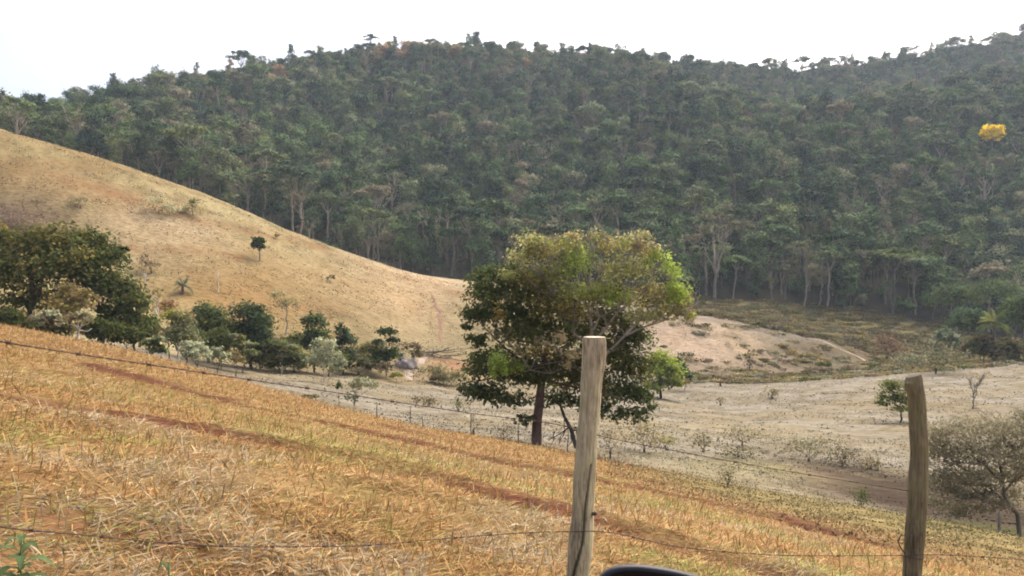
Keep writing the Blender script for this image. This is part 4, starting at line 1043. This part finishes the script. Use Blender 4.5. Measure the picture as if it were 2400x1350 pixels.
special('tree tinted sunlit golden-tan right of the summit', 'round', 1065, 155, 440, 500, 108, [(.21,.16,.08), SUNLIT_OR2], wide=1.3)
special('crown tinted pale sunlit tan between the summit trees', 'bush', 980, 140, 450, 505, 98, [SUNLIT_OR2, (.24,.18,.09)], wide=1.5)
special('crown tinted sunlit ochre at the left end of the summit', 'bush', 915, 152, 440, 490, 104, [SUNLIT_OR2, SUNLIT_OR], wide=1.4)
special('crown tinted sunlit ochre at the right end of the summit', 'bush', 1040, 150, 450, 505, 104, [SUNLIT_OR, (.22,.17,.085)], wide=1.5)
special('brown-crowned tree halfway up beneath the saddle', 'round', 1750, 320, 230, 392, 258, [(.13,.10,.07), (.11,.09,.06)])
special('reddish brown crown below the climbing ridge', 'round', 2095, 345, 230, 392, 296, [(.14,.10,.065)])
PAL=[(.115,.115,.07), (.095,.10,.06)]
special('tall pale tree with fan of white limbs in the middle of the forest', 'sparse', 918, 520, 220, 330, 400, PAL, bark='bark_pale', n=330)
special('large many-limbed pale tree on the lower forest slope', 'sparse', 2068, 520, 220, 340, 405, PAL, bark='bark_pale', n=420, wide=1.25)
special('pale tall tree behind the right shoulder of the big tree', 'sparse', 1675, 700, 200, 240, 490, PAL, bark='bark_pale', n=520, wide=.9)
special('white-stemmed tree bare to its crown at the forest edge', 'sparse', 1886, 718, 200, 230, 560, PAL, bark='bark_pale', n=300, wide=.7)
special('pale tree with round dome of fine twigs beyond the golden hill', 'sparse', 1200, 560, 220, 330, 455, PAL, bark='bark_pale', n=420)
special('pale small-crowned tree near the forest foot beyond the hill crest', 'umbrella', 960, 600, 218, 280, 480, PAL, bark='bark_pale', n=420)
special('light green spreading tree on the forest edge above the scrub flat', 'umbrella', 2090, 735, 198, 230, 580, [(.10,.13,.045), (.08,.11,.04)], wide=1.35, n=1200)
special('whitish slender tree on the forest edge near the big tree', 'sparse', 1640, 690, 200, 240, 590, PAL, bark='bark_pale', n=120, wide=.7)
special('pale tree with curved trunk high in the right forest', 'sparse', 2255, 470, 250, 380, 380, PAL, bark='bark_pale', n=380)
special('tan tree with visible limbs above the golden hill', 'sparse', 760, 440, 270, 380, 360, [(.15,.12,.065)], bark='bark_pale', n=420)
special('thin white trunk with small crown above the hill crest', 'tall', 650, 500, 226, 330, 395, PAL, bark='bark_pale', n=380, wide=.7)

# all the other forest trees: one mass of instances
def forest_stuff():
    idx = np.array([i for i in range(nT) if i not in IND])
    me = bpy.data.meshes.new('forest'); me.vertices.add(len(idx))
    me.vertices.foreach_set('co', np.stack([FA[idx, 0], FA[idx, 1], FZ[idx]], 1).astype(np.float32).ravel())
    for nm, tp, dat in (('kind_no', 'INT', kinds[idx].astype(np.int32)), ('size', 'FLOAT', scl[idx].astype(np.float32))):
        a = me.attributes.new(nm, tp, 'POINT'); a.data.foreach_set('value', dat)
    a = me.attributes.new('turn', 'FLOAT_VECTOR', 'POINT')
    rv = np.zeros((len(idx), 3), np.float32); rv[:, 2] = rotz[idx]; rv[:, :2] = FR.uniform(-.06, .06, (len(idx), 2)); a.data.foreach_set('vector', rv.ravel())
    ob = bpy.data.objects.new('forest', me); C.objects.link(ob)
    ng = bpy.data.node_groups.new('forest', 'GeometryNodeTree')
    ng.interface.new_socket('Geometry', in_out='INPUT', socket_type='NodeSocketGeometry'); ng.interface.new_socket('Geometry', in_out='OUTPUT', socket_type='NodeSocketGeometry')
    nn, lk = ng.nodes, ng.links
    gi = nn.new('NodeGroupInput'); go = nn.new('NodeGroupOutput')
    def named(nm, tp):
        q = nn.new('GeometryNodeInputNamedAttribute'); q.data_type = tp; q.inputs[0].default_value = nm
        return q.outputs[0]
    kn = named('kind_no', 'INT'); sz = named('size', 'FLOAT'); tn = named('turn', 'FLOAT_VECTOR')
    jo = nn.new('GeometryNodeJoinGeometry')
    for k in range(10):
        cmp_ = nn.new('FunctionNodeCompare'); cmp_.data_type = 'INT'; cmp_.operation = 'EQUAL'
        lk.new(kn, cmp_.inputs[2]); cmp_.inputs[3].default_value = k
        for o in PROTO[k][1:]:
            oi = nn.new('GeometryNodeObjectInfo'); oi.inputs['Object'].default_value = o; oi.inputs['As Instance'].default_value = True
            ip = nn.new('GeometryNodeInstanceOnPoints')
            lk.new(gi.outputs[0], ip.inputs['Points']); lk.new(cmp_.outputs[0], ip.inputs['Selection']); lk.new(oi.outputs['Geometry'], ip.inputs['Instance'])
            lk.new(tn, ip.inputs['Rotation']); lk.new(sz, ip.inputs['Scale'])
            lk.new(ip.outputs[0], jo.inputs[0])
    lk.new(jo.outputs[0], go.inputs[0])
    md = ob.modifiers.new('forest', 'NODES'); md.node_group = ng
    tag(ob, 'dense dark green forest covering the whole far hill up to the ridge', 'forest', kind='stuff')
forest_stuff()

# ------------------------------------------------------------------ fence
def mat_post(name, c0, c1, c2, moss):
    m, nt, _, _ = new_mat(name)
    tc = lambda sc, st, d=5: noise(nt, sc, d, .65, st, obj=True, dist=.4)
    n1 = tc(38, (1, 1, .05)); n2 = tc(6, (1, 1, .5)); n3 = tc(90, (1, 1, .12)); n4 = tc(4.5, (1.4, 1.4, .7), 4)
    c = ramp(nt, n1, [(.3, c0), (.55, c1), (.75, c2)])
    c = mixc(nt, c, ramp(nt, n2, [(.35, (.68,.66,.6)), (.65, (1.12,1.1,1.06))]))
    c = mixc(nt, c, ramp(nt, n3, [(.38, (.50,.48,.46)), (.55, (1.0,1.0,1.0)), (.75, (1.12,1.12,1.1))]))
    f = ramp(nt, n4, [(.46, (0,0,0)), (.68, (1,1,1))])
    c = mixc(nt, c, moss, f, 'MIX')
    c = mixc(nt, c, attr(nt))
    finish(nt, c, .92, .08, n1, bstr=.7, bdist=.006); return m
MAT['post1'] = mat_post('weathered_wood', (.34,.305,.23), (.51,.465,.36), (.63,.59,.48), (.36,.355,.20))
MAT['post2'] = mat_post('mossy_wood', (.14,.12,.085), (.24,.21,.15), (.33,.30,.225), (.18,.175,.085))
MAT['endgrain'] = mat_flat('end_grain', (.34,.29,.21), (.50,.45,.35), 40, .9, .004)

def post(prof, Y, mat, label, crackfn, seed, slant=0.):
    rr = random.Random(seed); sides = 64; k = Y/F
    ys = np.array([p[0] for p in prof], float); lf = np.array([p[1] for p in prof], float); rt = np.array([p[2] for p in prof], float)
    q = np.linspace(ys[0], ys[-1], 150)
    L = pchip1(ys, lf, q); R = pchip1(ys, rt, q)
    x0 = (.5*(L[-1]+R[-1])-CX)*k
    base = Vector((x0, Y, EZ-(q[-1]-CY)*k))
    V, Cc = [], []
    for i, y in enumerate(q):
        cx = (.5*(L[i]+R[i])-CX)*k; r0 = .5*(R[i]-L[i])*k; z = EZ-(y-CY)*k
        for s in range(sides):
            a = 2*math.pi*s/sides       # angle 0 = right, -90 deg = towards the road
            r = r0*(1+.03*math.sin(3*a+seed+z*2)+.018*math.sin(7*a+z*9)+.016*math.sin(17*a+z*3+seed)+.012*math.sin(29*a+seed*2+z*1.3)+.018*math.sin(z*23+seed+a))
            c = 1.
            ca = crackfn(y)
            if ca is not None:
                d = abs((a-ca+math.pi) % (2*math.pi)-math.pi)
                wcr = .10
                if d < wcr: r *= 1-.42*(1-d/wcr); c = .22+.78*(d/wcr)**1.5*.6
                elif d < .2: c = .88
            edge = min(1, (i+.6)/3); r *= .93+.07*edge
            zz = z+slant*math.cos(a)*r0*(1 if i < 4 else 0)
            V.append((cx+r*math.cos(a)-base.x, r*math.sin(a), zz-base.z)); Cc.append((c, c*.97, c*.92))
    Q = [(i*sides+s, (i+1)*sides+s, (i+1)*sides+(s+1) % sides, i*sides+(s+1) % sides) for i in range(len(q)-1) for s in range(sides)]
    root = empty('fence_post', base, label, 'post', 'round wooden posts of the roadside barbed wire fence')
    mesh_np('shaft', V, quads=Q, mat=mat, col=np.array(Cc), smooth=True, parent=root)
    tv = [(0., 0., 0.)]; top = V[:sides]; cen = np.mean(np.array(top), 0)
    VV, QQ = [], []
    for f in (1., .66, .33):
        for s in range(sides):
            p = cen+(np.array(top[s])-cen)*f; VV.append((p[0], p[1], p[2]+.004*(1-f)+rr.uniform(0, .0012)))
    for j in range(2):
        for s in range(sides): QQ.append((j*sides+s, j*sides+(s+1) % sides, (j+1)*sides+(s+1) % sides, (j+1)*sides+s))
    VV.append((cen[0], cen[1], cen[2]+.004)); c = len(VV)-1
    T = [(2*sides+s, 2*sides+(s+1) % sides, c) for s in range(sides)]
    mesh_np('cut_top', VV, quads=QQ, tris=T, mat='endgrain' if slant == 0 else 'bark_grey', smooth=True, parent=root)
    return root, base
Y1, Y2 = 4.1, 4.4
def crack1(y):
    if y < 1085: return None
    xs = pchip1(np.array([1085., 1110, 1180, 1250, 1350, 1430]), np.array([1383., 1380, 1370, 1364, 1340, 1330]), np.array([y]))[0]
    l = np.interp(y, [1000, 1100, 1200, 1300, 1350, 1430], [1355, 1345, 1340, 1330, 1328, 1320]); r = np.interp(y, [1000, 1100, 1200, 1300, 1350, 1430], [1402, 1395, 1390, 1385, 1378, 1372])
    u = np.clip((xs-.5*(l+r))/(.5*(r-l)), -.95, .95)
    return -math.acos(u)
p1, b1 = post([(790,1366,1420),(820,1365,1420),(850,1364,1418),(872,1363,1414),(900,1361,1410),(950,1358,1406),(1000,1354,1402),(1100,1345,1396),(1160,1342,1393),(1200,1340,1390),(1250,1334,1390),(1300,1330,1386),(1350,1327,1379),(1430,1322,1374)], Y1, 'post1',
     'sturdy pale fence post, flat sawn top, long crack down its face', crack1, 1, 0.)
p2, b2 = post([(880,2124,2158),(895,2122,2161),(930,2128,2166),(1000,2132,2171),(1060,2134,2173),(1130,2130,2173),(1200,2127,2170),(1260,2122,2166),(1300,2119,2161),(1350,2117,2158),(1450,2112,2153)], Y2, 'post2',
     'thin crooked mossy fence post with uneven top and wire tied round it', lambda y: None, 2, .3)
# knot stub on the first post, wire tie on the second
mb = MB(); a = W(1388,1204,Y1-.03); mb.tube([a, a+Vector((.014, -.005, .002)), a+Vector((.022, -.008, .004))], [.009,.011,.006], 10); mb.build('knot', 'bark_dark', p1, b1)
mb = MB(); c = W(2139,1302,Y2)
mb.tube([c+Vector((.056*math.cos(t), .056*math.sin(t), .004*math.sin(t*2))) for t in np.linspace(0, 6.4, 40)], .0022, 6)
mb.tube([c+Vector((-.05, -.03, 0)), c+Vector((-.065, -.04, .03)), c+Vector((-.085, -.04, .055)), c+Vector((-.10, -.04, .09)), c+Vector((-.085, -.04, .12)), c+Vector((-.055, -.04, .13))], [.003,.0035,.0035,.003,.003,.002], 6)
mb.build('wire_tie', 'rust', p2, b2)

def barbed(pts, label, barb_at, r=.0016, name='barbed_wire', barbs=True, rs=None):
    P = [W(*p) for p in pts]; q = []
    t = np.array([p[0] for p in pts], float); tt = np.linspace(t[0], t[-1], 240)
    xs, ys, zs = [pchip1(t, np.array([p[i] for p in P]), tt) for i in range(3)]
    Cn = [Vector((x, y, z)) for x, y, z in zip(xs, ys, zs)]
    mb = MB(); L = 0.; ph = []
    for i, c in enumerate(Cn):
        if i: L += (c-Cn[i-1]).length
        ph.append(L)
    for s in (0, math.pi):
        mb.tube([c+Vector((0, math.cos(l*70+s), math.sin(l*70+s)))*r*.8 for c, l in zip(Cn, ph)], r, 6)
    ob_pts = MB()
    for bx in barb_at:
        i = int(np.argmin(np.abs(tt-bx))); c = Cn[i]; tg = (Cn[min(i+1, 239)]-Cn[max(i-1, 0)]).normalized()
        for w in range(5):
            u = c+tg*(w-2)*r*1.8
            mb.tube([u+Vector((0, r*2.4*math.cos(a), r*2.4*math.sin(a))) for a in np.linspace(0, 6.283, 9)], r*.8, 5)
        for s in (-1, 1):
            for d in (Vector((.3*s, -.4, .85)), Vector((.35*s, .3, -.8))):
                d.normalize(); mb.tube([c+tg*s*r*3, c+tg*s*r*3+d*r*8.5], [r*.8, r*.25], 5)
    ob = mb.build(name, 'rust', None, (0, 0, 0))
    o = Vector(Cn[len(Cn)//2]); ob.data.transform(__import__('mathutils').Matrix.Translation(-o)); ob.location = o
    return tag(ob, label, 'wire', 'barbed wires of the roadside fence')
barbed([(-700,690,1.75),(0,800,2.1),(180,829,2.35),(480,874,2.85),(700,907,3.2),(870,933,3.5),(1100,968,3.8),(1352,1005,Y1),(1410,1022,Y1-.03),(1600,1060,4.15),(1850,1105,4.25),(2126,1150,Y2),(2500,1215,4.5)],
       'upper barbed wire strand slanting down across the field to both posts', (20,185,345,480,590,720,925,1190,1560,1720,1900,2330))
barbed([(-700,1090,1.75),(0,1234,2.3),(200,1254,2.6),(400,1273,2.95),(560,1281,3.2),(720,1281,3.4),(870,1278,3.6),(1000,1266,3.8),(1335,1246,Y1-.06),(1385,1245,Y1-.06),(1600,1283,4.15),(1850,1302,4.25),(2115,1302,Y2-.05),(2170,1300,Y2-.05),(2500,1320,4.5)],
       'lower barbed wire strand sagging just above the cut grass', (80,240,395,525,645,765,870,965,1065,1150,1480,1700,1960,2300))

# thin old fence along the lower edge of the field
SG = 'thin grey stakes of the old fence'
stakes = []
for i, (px, py, hh) in enumerate([(883,985,34),(963,998,40),(992,1005,26),(1105,1022,46),(1215,1040,42),(1330,1062,44)]):
    p = gp(px, py, 34, 41); k = p.y/F; H = hh*k*1.15
    e = empty('fence_stake', p, 'thin grey stake of the old fence along the lower field edge', 'stake', SG); mb = MB()
    mb.tube(wig(p-Vector((0, 0, .2)), p+Vector((random.uniform(-.05, .05), 0, H)), 4, .02), [.024,.022,.022,.020,.017], 8); mb.build('stick', 'bark_grey', e, p)
    stakes.append((p, H))
for j, (f, lab) in enumerate(((.85, 'upper thin wire strung between the old grey stakes'), (.5, 'lower thin wire strung between the old grey stakes'))):
    mb = MB(); pts = []
    for (a, ha), (b, hb) in zip(stakes[:-1], stakes[1:]):
        A = a+Vector((0, -.035, .8*f)); B = b+Vector((0, -.035, .8*f))
        pts += [A.lerp(B, t)-Vector((0, 0, .07*math.sin(math.pi*t))) for t in (0, .25, .5, .75)]
    pts.append(stakes[-1][0]+Vector((0, -.035, .8*f)))
    tag(mb.tube(pts, .0035, 5) or mb.build('fence_wire', 'rust'), lab, 'wire')
p = gp(2342, 1226, 26, 36); k = p.y/F; e = empty('fence_stake', p, 'short pale stub post standing under the sprawling twiggy tree', 'stake'); mb = MB()
mb.tube([p-Vector((0, 0, .2)), p+Vector((0, 0, .3)), p+Vector((.01, 0, 50*k))], [.06,.055,.05], 10); mb.build('stick', 'bark_pale', e, p)

# dark clods on the slope by the stub post
rr = random.Random(12)
CL = 'dark clods lying on the grass bank'
first = None
for i in range(13):
    px = 2170+i*18+rr.uniform(-8, 8); py = 1196+i*2.4+rr.uniform(-3, 7); p = gp(px, py, 22, 40)
    if first is None:
        import bmesh
        bm = bmesh.new(); bmesh.ops.create_icosphere(bm, subdivisions=2, radius=.075)
        for v in bm.verts: v.co *= 1+rr.uniform(-.22, .22)
        me = bpy.data.meshes.new('clod'); bm.to_mesh(me); bm.free(); me.materials.append(MAT['bark_dark']); first = me
    o = bpy.data.objects.new('clod', first); C.objects.link(o); o.location = p+Vector((0, 0, .03)); s = rr.uniform(.6, 1.4); o.scale = (s*1.4, s, s*.8); o.rotation_euler = (0, 0, rr.uniform(0, 6))
    tag(o, 'small dark clod of earth among those scattered on the grass bank', 'clod', CL)

# ------------------------------------------------------------------ wing mirror of the car the view is from
def mirror():
    import bmesh
    Y = .78; k = Y/F; c = Vector(((1492-CX)*k, Y, EZ-(1474-CY)*k))
    root = empty('car_mirror', c-Vector((0, 0, .12)), 'glossy black wing mirror housing, only its rounded top edge in sight', 'car mirror')
    loc = root.location
    m, nt, _, _ = new_mat('black_plastic'); n = noise(nt, 60, 3); finish(nt, ramp(nt, n, [(.3, (.010,.011,.015)), (.7, (.016,.017,.022))]), .4, .3); MAT['plastic'] = m
    m, nt, _, _ = new_mat('dark_reflection_glass'); finish(nt, (.006,.006,.008), .35, .12); MAT['dark_refl'] = m  # near-black colour paints in the reflection of the dark car interior
    bm = bmesh.new(); bmesh.ops.create_uvsphere(bm, u_segments=48, v_segments=32, radius=1)
    for v in bm.verts:
        x, y, z = v.co
        e = 2/3.2
        sg = lambda q: math.copysign(abs(q)**e, q)
        X, Yy, Z = sg(x)*.045, sg(y)*.045, sg(z)*.062
        if X > 0: Z *= 1-.34*(X/.045)**1.4
        low = min(1., max(0., (.055-Z)/.06))
        v.co = Vector((X*(1+(1.5 if X > 0 else 0)), Yy*.15 if Yy < 0 else Yy*(.30+1.2*low), Z))
    for f in bm.faces: f.smooth = True
    me = bpy.data.meshes.new('housing'); bm.to_mesh(me); bm.free(); me.materials.append(MAT['plastic'])
    o = bpy.data.objects.new('housing', me); C.objects.link(o); o.parent = root; o.location = c-loc
    mb = MB(); nV = 40; V = [(.0, -.0084, -.0005)]
    for s in range(nV):
        a = 2*math.pi*s/nV; ca, sa = math.cos(a), math.sin(a); r = lambda q: math.copysign(abs(q)**.6, q)
        V.append((r(ca)*(.040 if ca < 0 else .104), -.0082, r(sa)*(.0602 if ca < 0 else .0602*(1-.33*abs(r(ca))**1.4))-.0005))
    ob = mesh_np('dark_reflection_glass', V, tris=[(0, 1+s, 1+(s+1) % nV) for s in range(nV)], mat='dark_refl', parent=root); ob.location = c-loc
    mb = MB(); mb.tube([c+Vector((-.02, .02, -.05)), c+Vector((-.05, .0, -.09)), c+Vector((-.10, -.03, -.12))], [.03,.026,.03], 14); mb.build('stalk', 'plastic', root, loc)
mirror()

# ------------------------------------------------------------------ haze, sky, sun, camera
def haze():
    import bmesh
    me = bpy.data.meshes.new('haze'); bm = bmesh.new(); bmesh.ops.create_cube(bm, size=1); bm.to_mesh(me); bm.free()
    o = bpy.data.objects.new('haze', me); C.objects.link(o)
    zs = [float(np.min(np.array([v.co.z for v in ob.data.vertices]))) for ob in C.objects if ob.type == 'MESH' and ob.get('kind') == 'structure']
    zt = [float(np.max(np.array([v.co.z for v in ob.data.vertices]))) for ob in C.objects if ob.type == 'MESH' and ob.get('kind') == 'structure']
    lo = min(zs)-1; hi = max(zt)+26
    o.scale = (1900, 1000, hi-lo); o.location = (0, 430, (lo+hi)/2)
    m = bpy.data.materials.new('haze'); m.use_nodes = True; nt = m.node_tree; nt.nodes.clear()
    v = nt.nodes.new('ShaderNodeVolumePrincipled'); out = nt.nodes.new('ShaderNodeOutputMaterial')
    v.inputs['Color'].default_value = (.68,.82,.99,1); v.inputs['Density'].default_value = HAZE; v.inputs['Anisotropy'].default_value = .2
    nt.links.new(v.outputs[0], out.inputs['Volume']); me.materials.append(m)
    tag(o, 'thin pale blue haze hanging over the whole valley', 'haze', kind='stuff')
HAZE = .00017
haze()

SUN_EL, SUN_AZ = math.radians(57), math.radians(40)
w = bpy.data.worlds.new('World'); S.world = w; w.use_nodes = True; nt = w.node_tree
sky = nt.nodes.new('ShaderNodeTexSky'); sky.sky_type = 'NISHITA'; sky.sun_disc = False
sky.sun_elevation = SUN_EL; sky.sun_rotation = SUN_AZ; sky.dust_density = 10.; sky.air_density = .8; sky.ozone_density = .3
bg = nt.nodes['Background']; bg.inputs[1].default_value = .15; nt.links.new(sky.outputs[0], bg.inputs[0])
sl = bpy.data.lights.new('sun', 'SUN'); sl.energy = .5; sl.angle = math.radians(90); sl.color = (1, .93, .82)
so = bpy.data.objects.new('sun', sl); C.objects.link(so)
d = Vector((math.sin(SUN_AZ)*math.cos(SUN_EL), math.cos(SUN_AZ)*math.cos(SUN_EL), math.sin(SUN_EL)))
so.rotation_euler = (-d).to_track_quat('-Z', 'Y').to_euler(); so.location = (0, 0, 200)

cam = bpy.data.cameras.new('camera'); co = bpy.data.objects.new('camera', cam); C.objects.link(co)
cam.sensor_width = 36; cam.lens = 36*F/2400; cam.clip_start = .05; cam.clip_end = 6000
cam.dof.use_dof = True; cam.dof.focus_distance = 30; cam.dof.aperture_fstop = cam.lens/2.4
co.location = (0, 0, EZ); co.rotation_euler = (math.pi/2, 0, 0)
S.camera = co
S.view_settings.view_transform = 'Standard'; S.view_settings.look = 'None'; S.view_settings.gamma = 1; S.view_settings.exposure = 1.55
S.render.engine = 'CYCLES'
S.cycles.use_denoising = True
try: S.cycles.denoiser = 'OPENIMAGEDENOISE'
except Exception: pass
S.cycles.max_bounces = 6; S.cycles.diffuse_bounces = 3; S.cycles.glossy_bounces = 2; S.cycles.transmission_bounces = 4; S.cycles.transparent_max_bounces = 4; S.cycles.volume_bounces = 1
S.cycles.filter_width = 1.9
